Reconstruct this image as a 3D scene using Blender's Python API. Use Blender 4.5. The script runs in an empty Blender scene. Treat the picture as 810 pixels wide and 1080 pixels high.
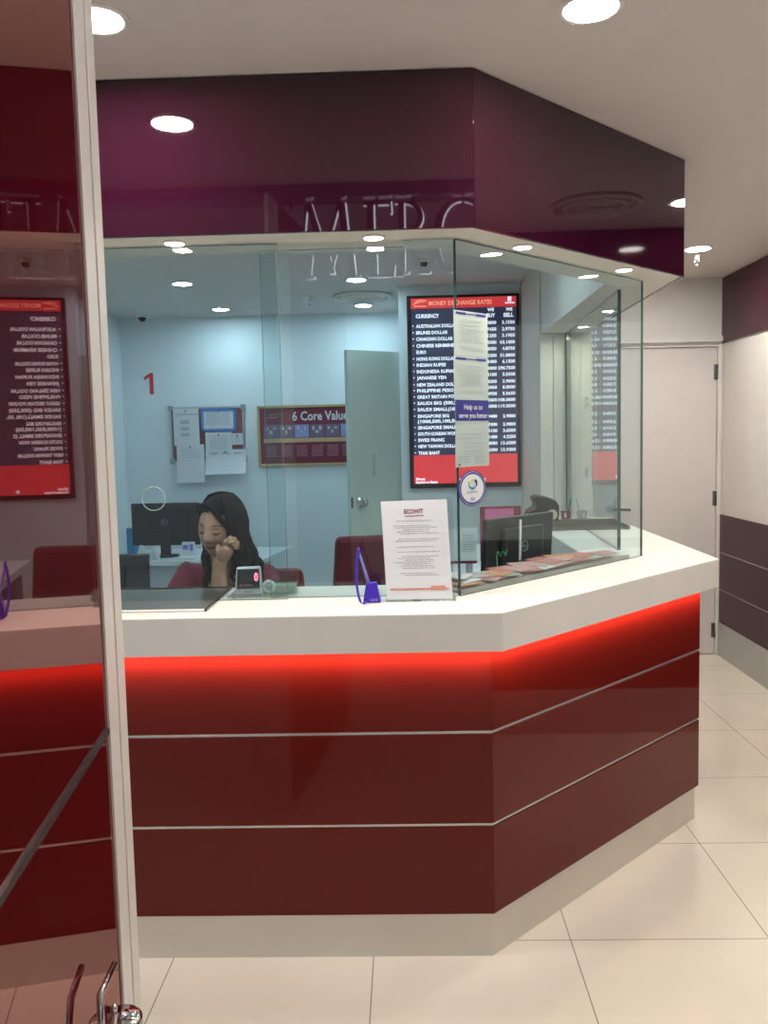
import bpy, bmesh, math, random
from mathutils import Vector, Matrix
R_ = math.radians
random.seed(7)
sc = bpy.context.scene
col = sc.collection

# ------------------------------------------------------------------ camera
HC = 1.53
FPX = 894.5
def cam_rows(p, yaw, roll):
    cy, sy, cp, sp, cr, sr = math.cos(yaw), math.sin(yaw), math.cos(p), math.sin(p), math.cos(roll), math.sin(roll)
    f = Vector((sy*cp, cy*cp, -sp)); r = Vector((cy, -sy, 0)); u = r.cross(f)
    return cr*r + sr*u, -sr*r + cr*u, f
CR, CU, CF = cam_rows(0.08546, -0.02618, -0.02263)
cd = bpy.data.cameras.new('camera'); cam = bpy.data.objects.new('camera', cd); col.objects.link(cam)
cd.sensor_fit = 'VERTICAL'; cd.sensor_height = 36.0; cd.sensor_width = 27.0
cd.lens = FPX/1080*36.0
cd.clip_start = 0.02; cd.clip_end = 60
cam.matrix_world = Matrix(((CR.x, CU.x, -CF.x, 0), (CR.y, CU.y, -CF.y, 0), (CR.z, CU.z, -CF.z, HC), (0, 0, 0, 1)))
sc.camera = cam
CP = Vector((0, 0, HC))
def ray(x, y): return CR*((x-405)/FPX) - CU*((y-540)/FPX) + CF
def A(x, y, Y):  # a measured pixel taken to the vertical plane at depth Y
    d = ray(x, y); return CP + d*(Y/d.y)
def Z(x, y, z):  # ... to the level z
    d = ray(x, y); return CP + d*((z-HC)/d.z)
def PL(x, y, P, n):
    d = ray(x, y); return CP + d*((P-CP).dot(n)/d.dot(n))

# ------------------------------------------------------------------ world, exposure
w = bpy.data.worlds.new('world'); sc.world = w; w.use_nodes = True
w.node_tree.nodes['Background'].inputs[0].default_value = (.62, .68, .80, 1)
w.node_tree.nodes['Background'].inputs[1].default_value = 0.10
sc.view_settings.view_transform = 'Standard'; sc.view_settings.look = 'None'
sc.view_settings.exposure = 0.0; sc.view_settings.gamma = 1.0; sc.view_settings.use_curve_mapping = False
sc.cycles.transparent_max_bounces = 32; sc.cycles.max_bounces = 10; sc.cycles.glossy_bounces = 6
sc.cycles.sample_clamp_indirect = 6.0; sc.cycles.blur_glossy = 0.3
L_SHOP, L_BOOTH, L_SOFFIT, L_STRIP, L_MALL = 325.0, 130.0, 420.0, 2.6, 300.0
C_SHOP = (1.0, .94, .86); C_BOOTH = (.68, .90, 1.0); C_SOFF = (1.0, .88, .70); C_MALL = (.78, .86, 1.0)

# ------------------------------------------------------------------ materials
MATS = {}
def mat(name, c, rough=.5, metal=0., spec=.5, emit=None, es=0., coat=0., bump=0., bscale=60., trans=0.):
    m = bpy.data.materials.new(name); m.use_nodes = True
    b = m.node_tree.nodes['Principled BSDF']; nt = m.node_tree
    b.inputs['Base Color'].default_value = (*c, 1); b.inputs['Roughness'].default_value = rough
    b.inputs['Metallic'].default_value = metal; b.inputs['Specular IOR Level'].default_value = spec
    b.inputs['Coat Weight'].default_value = coat; b.inputs['Coat Roughness'].default_value = .03
    b.inputs['Transmission Weight'].default_value = trans
    if emit:
        b.inputs['Emission Color'].default_value = (*emit, 1); b.inputs['Emission Strength'].default_value = es
    # slight procedural variation of tone
    tc = nt.nodes.new('ShaderNodeTexCoord'); nz = nt.nodes.new('ShaderNodeTexNoise'); nz.inputs['Scale'].default_value = bscale*.15
    mx = nt.nodes.new('ShaderNodeMix'); mx.data_type = 'RGBA'
    mx.inputs[6].default_value = (*[v*.96 for v in c], 1); mx.inputs[7].default_value = (*[min(1, v*1.04) for v in c], 1)
    nt.links.new(tc.outputs['Object'], nz.inputs['Vector']); nt.links.new(nz.outputs['Fac'], mx.inputs[0]); nt.links.new(mx.outputs[2], b.inputs['Base Color'])
    if bump:
        n2 = nt.nodes.new('ShaderNodeTexNoise'); n2.inputs['Scale'].default_value = bscale; bp = nt.nodes.new('ShaderNodeBump')
        bp.inputs['Strength'].default_value = bump; bp.inputs['Distance'].default_value = .01
        nt.links.new(tc.outputs['Object'], n2.inputs['Vector']); nt.links.new(n2.outputs['Fac'], bp.inputs['Height']); nt.links.new(bp.outputs[0], b.inputs['Normal'])
    MATS[name] = m; return m
def emis(name, c, s):
    m = bpy.data.materials.new(name); m.use_nodes = True; nt = m.node_tree; nt.nodes.clear()
    e = nt.nodes.new('ShaderNodeEmission'); o = nt.nodes.new('ShaderNodeOutputMaterial')
    e.inputs[0].default_value = (*c, 1); e.inputs[1].default_value = s; nt.links.new(e.outputs[0], o.inputs[0]); return m
def glassmat(name, tint, gl=1.0, base=.04):
    m = bpy.data.materials.new(name); m.use_nodes = True; nt = m.node_tree; nt.nodes.clear()
    o = nt.nodes.new('ShaderNodeOutputMaterial'); mx = nt.nodes.new('ShaderNodeMixShader')
    t = nt.nodes.new('ShaderNodeBsdfTransparent'); g = nt.nodes.new('ShaderNodeBsdfGlossy')
    lw = nt.nodes.new('ShaderNodeLayerWeight'); lw.inputs[0].default_value = .5
    pw = nt.nodes.new('ShaderNodeMath'); pw.operation = 'POWER'; pw.inputs[1].default_value = 5
    ma = nt.nodes.new('ShaderNodeMath'); ma.operation = 'MULTIPLY_ADD'; ma.inputs[1].default_value = 1-base; ma.inputs[2].default_value = base
    t.inputs[0].default_value = (*tint, 1); g.inputs[0].default_value = (gl, gl, gl, 1); g.inputs['Roughness'].default_value = .0
    L = nt.links.new
    L(lw.outputs['Facing'], pw.inputs[0]); L(pw.outputs[0], ma.inputs[0]); L(ma.outputs[0], mx.inputs[0])
    L(t.outputs[0], mx.inputs[1]); L(g.outputs[0], mx.inputs[2]); L(mx.outputs[0], o.inputs[0]); return m

def floormat():
    m = bpy.data.materials.new('porcelain_tile'); m.use_nodes = True; nt = m.node_tree; b = nt.nodes['Principled BSDF']
    g = nt.nodes.new('ShaderNodeNewGeometry'); s = nt.nodes.new('ShaderNodeSeparateXYZ'); nt.links.new(g.outputs['Position'], s.inputs[0])
    def line(out, off, per):
        a = nt.nodes.new('ShaderNodeMath'); a.operation = 'SUBTRACT'; a.inputs[1].default_value = off - per*40; nt.links.new(out, a.inputs[0])
        p = nt.nodes.new('ShaderNodeMath'); p.operation = 'DIVIDE'; p.inputs[1].default_value = per; nt.links.new(a.outputs[0], p.inputs[0])
        f = nt.nodes.new('ShaderNodeMath'); f.operation = 'FRACT'; nt.links.new(p.outputs[0], f.inputs[0])
        c = nt.nodes.new('ShaderNodeMath'); c.operation = 'LESS_THAN'; c.inputs[1].default_value = .0035/per; nt.links.new(f.outputs[0], c.inputs[0]); return c
    lx = line(s.outputs[0], -.125, .597); ly = line(s.outputs[1], 2.47, .607)
    mx = nt.nodes.new('ShaderNodeMath'); mx.operation = 'MAXIMUM'; nt.links.new(lx.outputs[0], mx.inputs[0]); nt.links.new(ly.outputs[0], mx.inputs[1])
    n = nt.nodes.new('ShaderNodeTexNoise'); n.inputs['Scale'].default_value = 3; nt.links.new(g.outputs['Position'], n.inputs['Vector'])
    m1 = nt.nodes.new('ShaderNodeMix'); m1.data_type = 'RGBA'; m1.inputs[6].default_value = (.72, .67, .56, 1); m1.inputs[7].default_value = (.80, .75, .64, 1); nt.links.new(n.outputs['Fac'], m1.inputs[0])
    m2 = nt.nodes.new('ShaderNodeMix'); m2.data_type = 'RGBA'; m2.inputs[7].default_value = (.30, .26, .20, 1)
    nt.links.new(mx.outputs[0], m2.inputs[0]); nt.links.new(m1.outputs[2], m2.inputs[6]); nt.links.new(m2.outputs[2], b.inputs['Base Color'])
    b.inputs['Roughness'].default_value = .13; b.inputs['Specular IOR Level'].default_value = .6; return m

m_floor = floormat()
m_ceil = mat('ceiling_paint', (.66, .60, .58), .7)
m_bceil = mat('booth_ceiling_paint', (.70, .72, .74), .7)
m_wall = mat('wall_paint', (.72, .70, .68), .6)
m_bwall = mat('booth_wall_paint', (.74, .80, .84), .6)
m_soff = mat('soffit_paint', (.68, .63, .56), .6)
m_lac = mat('maroon_back_painted_glass', (.125, .0105, .0075), .035, spec=.24)
m_fas = mat('plum_back_painted_glass', (.026, .003, .012), .03, spec=.65)
m_band = mat('dark_plum_glass_band', (.045, .007, .014), .08, spec=.25)
def tintmirror(name, gl, df):
    m = bpy.data.materials.new(name); m.use_nodes = True; nt = m.node_tree; nt.nodes.clear()
    o = nt.nodes.new('ShaderNodeOutputMaterial'); a = nt.nodes.new('ShaderNodeAddShader'); g_ = nt.nodes.new('ShaderNodeBsdfGlossy'); d_ = nt.nodes.new('ShaderNodeBsdfDiffuse')
    g_.inputs[0].default_value = (*gl, 1); g_.inputs['Roughness'].default_value = .015; d_.inputs[0].default_value = (*df, 1)
    nt.links.new(g_.outputs[0], a.inputs[0]); nt.links.new(d_.outputs[0], a.inputs[1]); nt.links.new(a.outputs[0], o.inputs[0]); return m
m_door3 = tintmirror('red_tinted_reflective_glass', (.37, .235, .22), (.045, .0014, .003))
m_slab = mat('white_solid_surface', (.80, .76, .70), .28)
m_plinth = mat('brushed_steel_plinth', (.70, .66, .58), .32, metal=.35)
m_trim = mat('bright_aluminium', (.75, .70, .68), .25, metal=.6)
m_frame = mat('white_powder_coat', (.74, .68, .63), .4)
m_chrome = mat('chrome', (.62, .60, .60), .12, metal=1.)
m_dkmetal = mat('dark_steel', (.20, .20, .21), .25, metal=.8)
m_doorp = mat('door_laminate', (.66, .63, .62), .5)
m_base = mat('grey_skirting', (.45, .46, .46), .3, metal=.3)
m_black = mat('black_plastic', (.012, .013, .016), .35)
m_blackg = mat('black_gloss', (.01, .01, .012), .12)
m_navy = mat('display_navy', (.02, .025, .07), .3, emit=(.05, .055, .12), es=.45)
m_dred = mat('display_red', (.55, .03, .035), .3, emit=(.80, .05, .06), es=.75)
m_dwhite = mat('display_white', (.8, .8, .85), .4, emit=(.85, .88, 1.), es=1.0)
m_dorange = mat('display_orange', (.8, .4, .25), .4, emit=(1., .45, .28), es=.8)
m_red = mat('red_vinyl', (.14, .005, .014), .5)
m_paper = mat('white_paper', (.66, .67, .70), .8)
m_paperg = mat('pale_green_paper', (.38, .45, .42), .8)
m_ink = mat('grey_ink', (.22, .22, .24), .8)
m_inkd = mat('dark_ink', (.05, .05, .08), .8)
m_bluep = mat('blue_border', (.05, .22, .55), .6)
m_navyp = mat('navy_print', (.02, .02, .20), .5)
m_felt = mat('dusty_red_felt', (.25, .07, .09), .9, bump=.3, bscale=300)
m_grey = mat('grey_frame', (.30, .32, .35), .4)
m_gold = mat('gold_frame', (.62, .47, .22), .3, metal=.7)
m_maroonp = mat('maroon_print', (.16, .016, .045), .4)
m_pink = mat('pink_print', (.62, .16, .32), .5)
m_photo = mat('photo_print', (.16, .13, .20), .5)
m_photoB = mat('blue_photo_print', (.25, .30, .55), .5)
m_goldp = mat('gold_print', (.55, .36, .20), .5)
m_pale = mat('pale_print', (.45, .20, .25), .6)
m_desk = mat('pale_blue_grey_laminate', (.62, .68, .72), .35)
m_deskf = mat('desk_front_grey', (.36, .42, .48), .5)
m_purple = mat('violet_plastic', (.06, .025, .42), .3)
m_lilac = mat('lilac_plastic', (.22, .24, .62), .35)
m_skin = mat('skin', (.36, .20, .14), .5)
m_lip = mat('lips', (.20, .05, .055), .45)
m_browshade = mat('brow_lash_and_face_shade', (.03, .02, .018), .6)  # brows and lashes, also painted shade of sockets, mouth line and nostrils
m_hair = mat('dark_hair', (.004, .0035, .005), .6, spec=.15, bump=.5, bscale=200)
m_blouse = mat('maroon_cloth', (.15, .012, .035), .8, bump=.2, bscale=250)
m_trouser = mat('black_cloth', (.02, .02, .022), .85)
m_uphol = mat('maroon_upholstery', (.13, .010, .022), .75, bump=.2, bscale=250)
m_cream = mat('cream_plastic', (.60, .52, .40), .5)
m_silver = mat('silver_plastic', (.48, .50, .52), .35, metal=.3)
m_green = mat('green_cord', (.03, .22, .07), .5)
m_blueo = mat('blue_plastic', (.03, .22, .45), .5)
m_yellow = mat('yellow_green_print', (.45, .50, .08), .6)
m_tray = mat('tray_floor_steel', (.11, .105, .09), .3, metal=.3)
m_browns = mat('taupe_metal', (.28, .24, .20), .35, metal=.4)
m_leaf = [mat('leaflet_rust', (.42, .13, .10), .5), mat('leaflet_pink', (.52, .26, .24), .5), mat('leaflet_grey', (.42, .38, .37), .5), mat('leaflet_white', (.72, .70, .70), .5), mat('leaflet_orange', (.55, .22, .09), .5)]
m_lipbeige = mat('beige_acrylic', (.46, .38, .32), .3)
m_glass = glassmat('clear_glass', (.89, .95, .955), base=.035)
m_edge = mat('green_glass_edge', (.05, .12, .11), .15, spec=.8)
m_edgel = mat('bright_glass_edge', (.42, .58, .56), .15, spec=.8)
m_acryl = glassmat('clear_acrylic', (.95, .96, .96), base=.05)
e_shop = emis('warm_downlight', C_SHOP, L_SHOP); e_booth = emis('cool_downlight', C_BOOTH, L_BOOTH)
e_soff = emis('soffit_spot', C_SOFF, L_SOFFIT); e_strip = emis('led_strip', (1., .42, .24), 3.0); e_mall = emis('corridor_fill_light', C_MALL, L_MALL)
e_halo = emis('halo_light', (.88, .90, 1.), 9.0); e_seg = emis('red_segments', (1., .12, .16), 4.0)

# ------------------------------------------------------------------ mesh helpers
def world_of(q):
    m = Matrix.LocRotScale(q.location, q.rotation_euler, q.scale)
    return world_of(q.parent) @ q.matrix_parent_inverse @ m if q.parent else m
class MB:
    def __init__(s): s.bm = bmesh.new()
    def poly(s, pts, mi=0):
        f = s.bm.faces.new([s.bm.verts.new(Vector(p)) for p in pts]); f.material_index = mi; return f
    def hexa(s, b, t, mi=0):  # two matching loops (bottom, top)
        n = len(b); vb = [s.bm.verts.new(Vector(p)) for p in b]; vt = [s.bm.verts.new(Vector(p)) for p in t]
        fs = [s.bm.faces.new(vb[::-1]), s.bm.faces.new(vt)]
        for i in range(n): fs.append(s.bm.faces.new((vb[i], vb[(i+1) % n], vt[(i+1) % n], vt[i])))
        for f in fs: f.material_index = mi
        return fs
    def box(s, x0, y0, z0, x1, y1, z1, mi=0, mx=None):
        x0, x1 = min(x0, x1), max(x0, x1); y0, y1 = min(y0, y1), max(y0, y1); z0, z1 = min(z0, z1), max(z0, z1)
        b = [Vector(p) for p in ((x0, y0, z0), (x1, y0, z0), (x1, y1, z0), (x0, y1, z0))]
        t = [p + Vector((0, 0, z1-z0)) for p in b]
        if mx is not None: b = [mx @ p for p in b]; t = [mx @ p for p in t]
        s.hexa(b, t, mi); return s
    def prism(s, poly, z0, z1, mi=0, edge=None):
        fs = s.hexa([(p[0], p[1], z0) for p in poly], [(p[0], p[1], z1) for p in poly], mi); return fs
    def tube(s, pts, r, seg=10, mi=0, closed=False):
        pts = [Vector(p) for p in pts]; n = len(pts); rr = r if hasattr(r, '__len__') else [r]*n
        rings = []; up = None
        for i, p in enumerate(pts):
            if closed: d = pts[(i+1) % n]-pts[i-1]
            else: d = pts[min(i+1, n-1)]-pts[max(i-1, 0)]
            d.normalize()
            if up is None: up = d.orthogonal().normalized()
            up = (up - d*up.dot(d)).normalized(); v = d.cross(up)
            rings.append([s.bm.verts.new(p + (up*math.cos(2*math.pi*k/seg) + v*math.sin(2*math.pi*k/seg))*rr[i]) for k in range(seg)])
        for i in range(n if closed else n-1):
            a, b = rings[i], rings[(i+1) % n]
            for k in range(seg):
                f = s.bm.faces.new((a[k], a[(k+1) % seg], b[(k+1) % seg], b[k])); f.material_index = mi; f.smooth = True
        if not closed:
            f = s.bm.faces.new(rings[0][::-1]); f.material_index = mi; f = s.bm.faces.new(rings[-1]); f.material_index = mi
        return s
    def lathe(s, prof, c, seg=32, mi=0, mx=None):
        c = Vector(c); rings = []
        for r, z in prof:
            ring = []
            for k in range(seg):
                a = 2*math.pi*k/seg; p = Vector((r*math.cos(a), r*math.sin(a), z))
                if mx is not None: p = mx @ p
                ring.append(s.bm.verts.new(c+p))
            rings.append(ring)
        for a, b in zip(rings, rings[1:]):
            for k in range(seg):
                f = s.bm.faces.new((a[k], a[(k+1) % seg], b[(k+1) % seg], b[k])); f.material_index = mi; f.smooth = True
        if prof[0][0] < .0021: f = s.bm.faces.new(rings[0][::-1]); f.material_index = mi
        if prof[-1][0] < .0021: f = s.bm.faces.new(rings[-1]); f.material_index = mi
        return s
    def ball(s, c, r, seg=16, mi=0, mx=None):
        c = Vector(c); rx, ry, rz = r if hasattr(r, '__len__') else (r, r, r)
        T = Matrix.Translation(c) @ (mx or Matrix.Identity(4)) @ Matrix.Diagonal((rx, ry, rz, 1))
        res = bmesh.ops.create_uvsphere(s.bm, u_segments=seg, v_segments=max(6, seg*2//3), radius=1, matrix=T)
        for v in res['verts']:
            for f in v.link_faces: f.smooth = True; f.material_index = mi
        return s
    def mesh(s, me, mx=None, mi=None):
        o = len(s.bm.verts); fo = len(s.bm.faces); s.bm.from_mesh(me); s.bm.verts.ensure_lookup_table(); s.bm.faces.ensure_lookup_table()
        if mx is not None:
            for v in s.bm.verts[o:]: v.co = mx @ v.co
        if mi is not None:
            for f in s.bm.faces[fo:]: f.material_index = mi
        return s
    def text(s, body, org, h, w=None, align='l', bold=.0, ux=Vector((1, 0, 0)), uz=Vector((0, 0, 1)), mi=0):
        """flat lettering; org = anchor of the baseline, h = cap height, w = total width"""
        cu = bpy.data.curves.new('lettering', 'FONT'); cu.body = body; cu.size = 1; cu.resolution_u = 2; cu.offset = bold
        ob = bpy.data.objects.new('lettering', cu); me = bpy.data.meshes.new_from_object(ob)
        bpy.data.objects.remove(ob); bpy.data.curves.remove(cu)
        if not me.vertices: return s
        xs = [v.co.x for v in me.vertices]; x0, x1 = min(xs), max(xs); sy = h/.70; sx = sy if w is None else w/(x1-x0)
        W = (x1-x0)*sx; off = {'l': 0, 'c': -W/2, 'r': -W}[align]; org = Vector(org)
        o = len(s.bm.verts); fo = len(s.bm.faces); s.bm.from_mesh(me); bpy.data.meshes.remove(me)
        s.bm.verts.ensure_lookup_table(); s.bm.faces.ensure_lookup_table()
        for v in s.bm.verts[o:]: v.co = org + ux*((v.co.x-x0)*sx+off) + uz*(v.co.y*sy)
        for f in s.bm.faces[fo:]: f.material_index = mi
        return s
    def build(s, name, mats, parent=None, bevel=0., smooth=False, sub=0):
        bmesh.ops.recalc_face_normals(s.bm, faces=s.bm.faces)
        me = bpy.data.meshes.new(name); s.bm.to_mesh(me); s.bm.free()
        for m in (mats if isinstance(mats, (list, tuple)) else [mats]): me.materials.append(m)
        o = bpy.data.objects.new(name, me); col.objects.link(o)
        if parent is not None:
            o.parent = parent
            if not (parent.get('local') or (parent.parent and parent.parent.get('local'))): o.matrix_parent_inverse = world_of(parent).inverted()
        if bevel:
            b = o.modifiers.new('edge', 'BEVEL'); b.width = bevel; b.segments = 2; b.limit_method = 'ANGLE'; b.harden_normals = False
        if sub:
            b = o.modifiers.new('sub', 'SUBSURF'); b.levels = sub; b.render_levels = sub
        if smooth:
            for p in me.polygons: p.use_smooth = True
        return o
def tag(o, label, cat, group=None, kind=None):
    o['label'] = label; o['category'] = cat
    if group: o['group'] = group
    if kind: o['kind'] = kind
    return o
def thing(name, label, cat, loc=(0, 0, 0), group=None, rz=0., local=False):
    o = bpy.data.objects.new(name, None); col.objects.link(o); o.location = loc; o.rotation_euler = (0, 0, rz); o.empty_display_size = .05
    if local: o['local'] = 1
    return tag(o, label, cat, group)
def struct(o): o['kind'] = 'structure'; return o
def children(o): return list(o.children)
def copy_tree(o, parent=None):
    c = o.copy(); col.objects.link(c)
    if parent is not None: c.parent = parent
    for ch in children(o): copy_tree(ch, c)
    return c

# ------------------------------------------------------------------ plan of the counter: three faces, set off by d
T8 = math.tan(math.pi/8); P0 = (.23, 2.396); P1 = (1.122, 3.288); XL = -2.3; YB = 5.80; YE = 4.995; YK = 6.95; ZC = 2.55; ZT0 = 1.046
def off(d, xl=XL+.001, yb=YE):
    return [(xl, P0[1]-d), (P0[0]+d*T8, P0[1]-d), (P1[0]+d, P1[1]-d*T8), (P1[0]+d, yb)]
def band(mb, d0, d1, z0, z1, seg=None, xl=XL+.001, yb=YE, mi=0):
    a, b = off(d0, xl, yb), off(d1, xl, yb)
    if seg is None: mb.prism(a + b[::-1], z0, z1, mi)
    else: mb.prism([a[seg], a[seg+1], b[seg+1], b[seg]], z0, z1, mi)

# ------------------------------------------------------------------ setting
mb = MB(); mb.box(-4.5, -4.5, -.05, 4.0, 7.1, 0); tag(struct(mb.build('floor', m_floor)), 'cream polished floor of large square tiles', 'floor')
mb = MB(); mb.box(XL-.1, 1.42, ZC, 2.3, 7.1, ZC+.06); tag(struct(mb.build('ceiling', m_ceil)), 'off white plaster ceiling over shop and booth', 'ceiling')
mb = MB(); mb.box(XL-.12, 1.35, 0, XL, 7.1, ZC); tag(struct(mb.build('wall_left', m_bwall)), 'pale booth side wall beside pinned papers', 'wall')
mb = MB(); mb.box(XL, YK, 0, -.02, YK+.1, ZC); tag(struct(mb.build('wall_back', m_bwall)), 'pale blue booth wall behind the notice board', 'wall')
mb = MB(); mb.box(-.025, YB, 0, .075, YK+.1, ZC); tag(struct(mb.build('wall_return', m_bwall)), 'short return wall behind the inner booth door', 'wall')
mb = MB(); mb.box(.075, YB, 0, .93, YB+.1, ZC); tag(struct(mb.build('wall_display', m_bwall)), 'pale wall carrying the rate display', 'wall')
mb = MB(); mb.box(.93, YB, 2.115, 2.14, YB+.1, ZC); mb.box(.93, YB, 0, 1.285, YB+.1, 2.115); mb.box(2.13, YB, 0, 2.14, YB+.1, 2.115)
mb.box(.90, YB-.035, 2.13, 2.14, YB, 2.165)
tag(struct(mb.build('wall_door_side', m_wall)), 'white wall around the plain door, with a ledge above it', 'wall')
mb = MB(); mb.box(2.14, 1.35, 0, 2.26, 7.0, ZC); wr = tag(struct(mb.build('wall_right', m_wall)), 'white corridor wall with plum bands', 'wall')
for z0, z1 in ((.232, .454), (.460, .709), (.715, .973)):
    mb = MB(); mb.box(2.128, 1.36, z0, 2.14, 5.79, z1); mb.build('lacquer_panel', m_band, wr, bevel=.001)
mb = MB(); mb.box(2.128, 1.36, 2.119, 2.14, 5.79, ZC-.005); mb.build('upper_lacquer_panel', m_band, wr)
mb = MB(); mb.box(2.132, 1.36, .452, 2.139, 5.79, .462); mb.box(2.132, 1.36, .707, 2.139, 5.79, .717); mb.build('groove_strip', m_trim, wr)
mb = MB(); mb.box(2.122, 1.36, 0, 2.14, 5.79, .23); tag(struct(mb.build('baseboard_right', m_base, bevel=.002)), 'grey metal skirting below the plum wall panels', 'baseboard')
# white pilaster strips and black gap between booth end and door
X_ = [A(v, 450, 5.0).x for v in (570, 584, 597, 600.5, 613, 624)]
mb = MB(); mb.box(X_[0], 5.02, 0, X_[5], YB, ZC-.001)
mb.box(X_[0], 5.0, 0, X_[1]-.002, 5.03, 2.118); mb.box(X_[1], 4.997, 0, X_[2], 5.03, 2.118); mb.box(X_[3], 4.997, 0, X_[4]-.003, 5.03, 2.118); mb.box(X_[4], 5.003, 0, X_[5], 5.03, 2.118)
tr = tag(struct(mb.build('trim_1', m_soff, bevel=.003)), 'cream upright pier of jamb strips closing the end of booth glass', 'trim')
mb = MB(); mb.box(X_[2]-.002, 4.968, ZT0, X_[3]+.004, 5.019, 2.117); mb.build('gap_seal', m_black, tr)
mb = MB()
for z in (1.74, 1.70): mb.lathe([(.001, 0), (.012, 0), (.012, .012), (.001, .014)], (X_[5]-.03, 5.0, z), 16, mx=Matrix.Rotation(R_(90), 4, 'X'))
mb.build('latch', m_chrome, tr)
mb = MB(); mb.ball((X_[5]-.03, 5.0, 1.31), (.010, .006, .032)); mb.build('lock_plate', m_dkmetal, tr)
# plain door
mb = MB(); mb.box(1.30, YB+.01, .005, 2.105, YB+.05, 2.098); d1 = tag(struct(mb.build('door_1', m_doorp, bevel=.003)), 'plain pale grey door with three hinges', 'door')
mb = MB(); mb.box(1.286, YB-.012, 0, 1.30, YB+.08, 2.112); mb.box(2.108, YB-.012, 0, 2.13, YB+.08, 2.112); mb.box(1.30, YB-.012, 2.1, 2.108, YB+.08, 2.112); mb.build('door_frame', m_wall, d1, bevel=.002)
for z in (.17, 1.08, 1.93):
    mb = MB(); mb.tube([(2.107, YB-.004, z-.05), (2.107, YB-.004, z+.05)], .007); mb.box(2.085, YB+.004, z-.05, 2.107, YB+.012, z+.05); mb.build('hinge', m_dkmetal, d1)
mb = MB(); mb.lathe([(.001, 0), (.026, 0), (.026, .008), (.01, .012), (.01, .045), (.001, .045)], (1.39, YB+.01, 1.02), 20, mx=Matrix.Rotation(R_(90), 4, 'X')); mb.tube([(1.39, YB-.03, 1.02), (1.44, YB-.035, 1.02), (1.52, YB-.03, 1.015)], .009); mb.build('lever_handle', m_dkmetal, d1)
# inner booth door, standing ajar at the end of the display wall
F0 = A(366, 368, 5.6); F1 = A(421, 370, 5.85); dv = Vector((F1.x-F0.x, F1.y-F0.y, 0)); W2 = dv.length
d2 = bpy.data.objects.new('door_2', None); col.objects.link(d2); d2.location = (F0.x, F0.y, 0); d2.rotation_euler = (0, 0, math.atan2(dv.y, dv.x)); d2['local'] = 1
tag(struct(d2), 'narrow pale green inner door standing ajar beside the poster', 'door')
mb = MB(); mb.box(0, 0, .005, W2, .04, 2.12); mb.build('door_leaf', mat('pale_green_laminate', (.52, .62, .58), .45), d2, bevel=.003)
mb = MB(); mb.lathe([(.001, 0), (.03, 0), (.03, .006), (.012, .01), (.012, .03), (.026, .04), (.03, .055), (.022, .07), (.001, .075)], (.075, 0, 1.115), 24, mx=Matrix.Rotation(R_(90), 4, 'X')); mb.build('door_knob', m_chrome, d2)
mb = MB(); mb.box(.001, -.002, 1.08, .016, .0, 1.15); mb.build('latch_plate', m_dkmetal, d2)
mb = MB(); mb.ball((.19, -.006, 1.42), (.012, .008, .02)); mb.ball((.19, -.006, 1.30), (.012, .008, .02)); mb.box(.178, -.006, 1.31, .2, 0, 1.41); mb.build('door_stop', m_silver, d2)
# corridor outside the shop front (seen only in reflections)
mb = MB(); mb.box(-4.5, -4.5, 3.0, 4, 1.3, 3.06); tag(struct(mb.build('ceiling_corridor', m_ceil)), 'pale corridor ceiling outside the shop', 'ceiling')
mb = MB(); mb.box(-4.5, -4.6, 0, 4, -4.5, 3.0); tag(struct(mb.build('wall_corridor', m_wall)), 'pale corridor wall facing the shop', 'wall')
mb = MB(); mb.box(XL-.1, 1.30, 2.50, 2.26, 1.42, 3.06); tag(struct(mb.build('trim_2', m_dkmetal)), 'dark head rail over the shop entrance', 'trim')

# ------------------------------------------------------------------ overhead bulkhead
bk = thing('overhead_bulkhead', 'plum glass faced bulkhead hanging from ceiling above the counter', 'bulkhead', (.2, 2.6, 2.118))
for sg_ in range(3):
    mb = MB(); band(mb, -.05, -.062, 2.118, ZC-.002, sg_)
    mb.build('fascia_panel', m_fas, bk, bevel=.0015)
mb = MB(); band(mb, -.064, -.32, 2.120, ZC-.004); mb.build('soffit', m_soff, bk)

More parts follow.
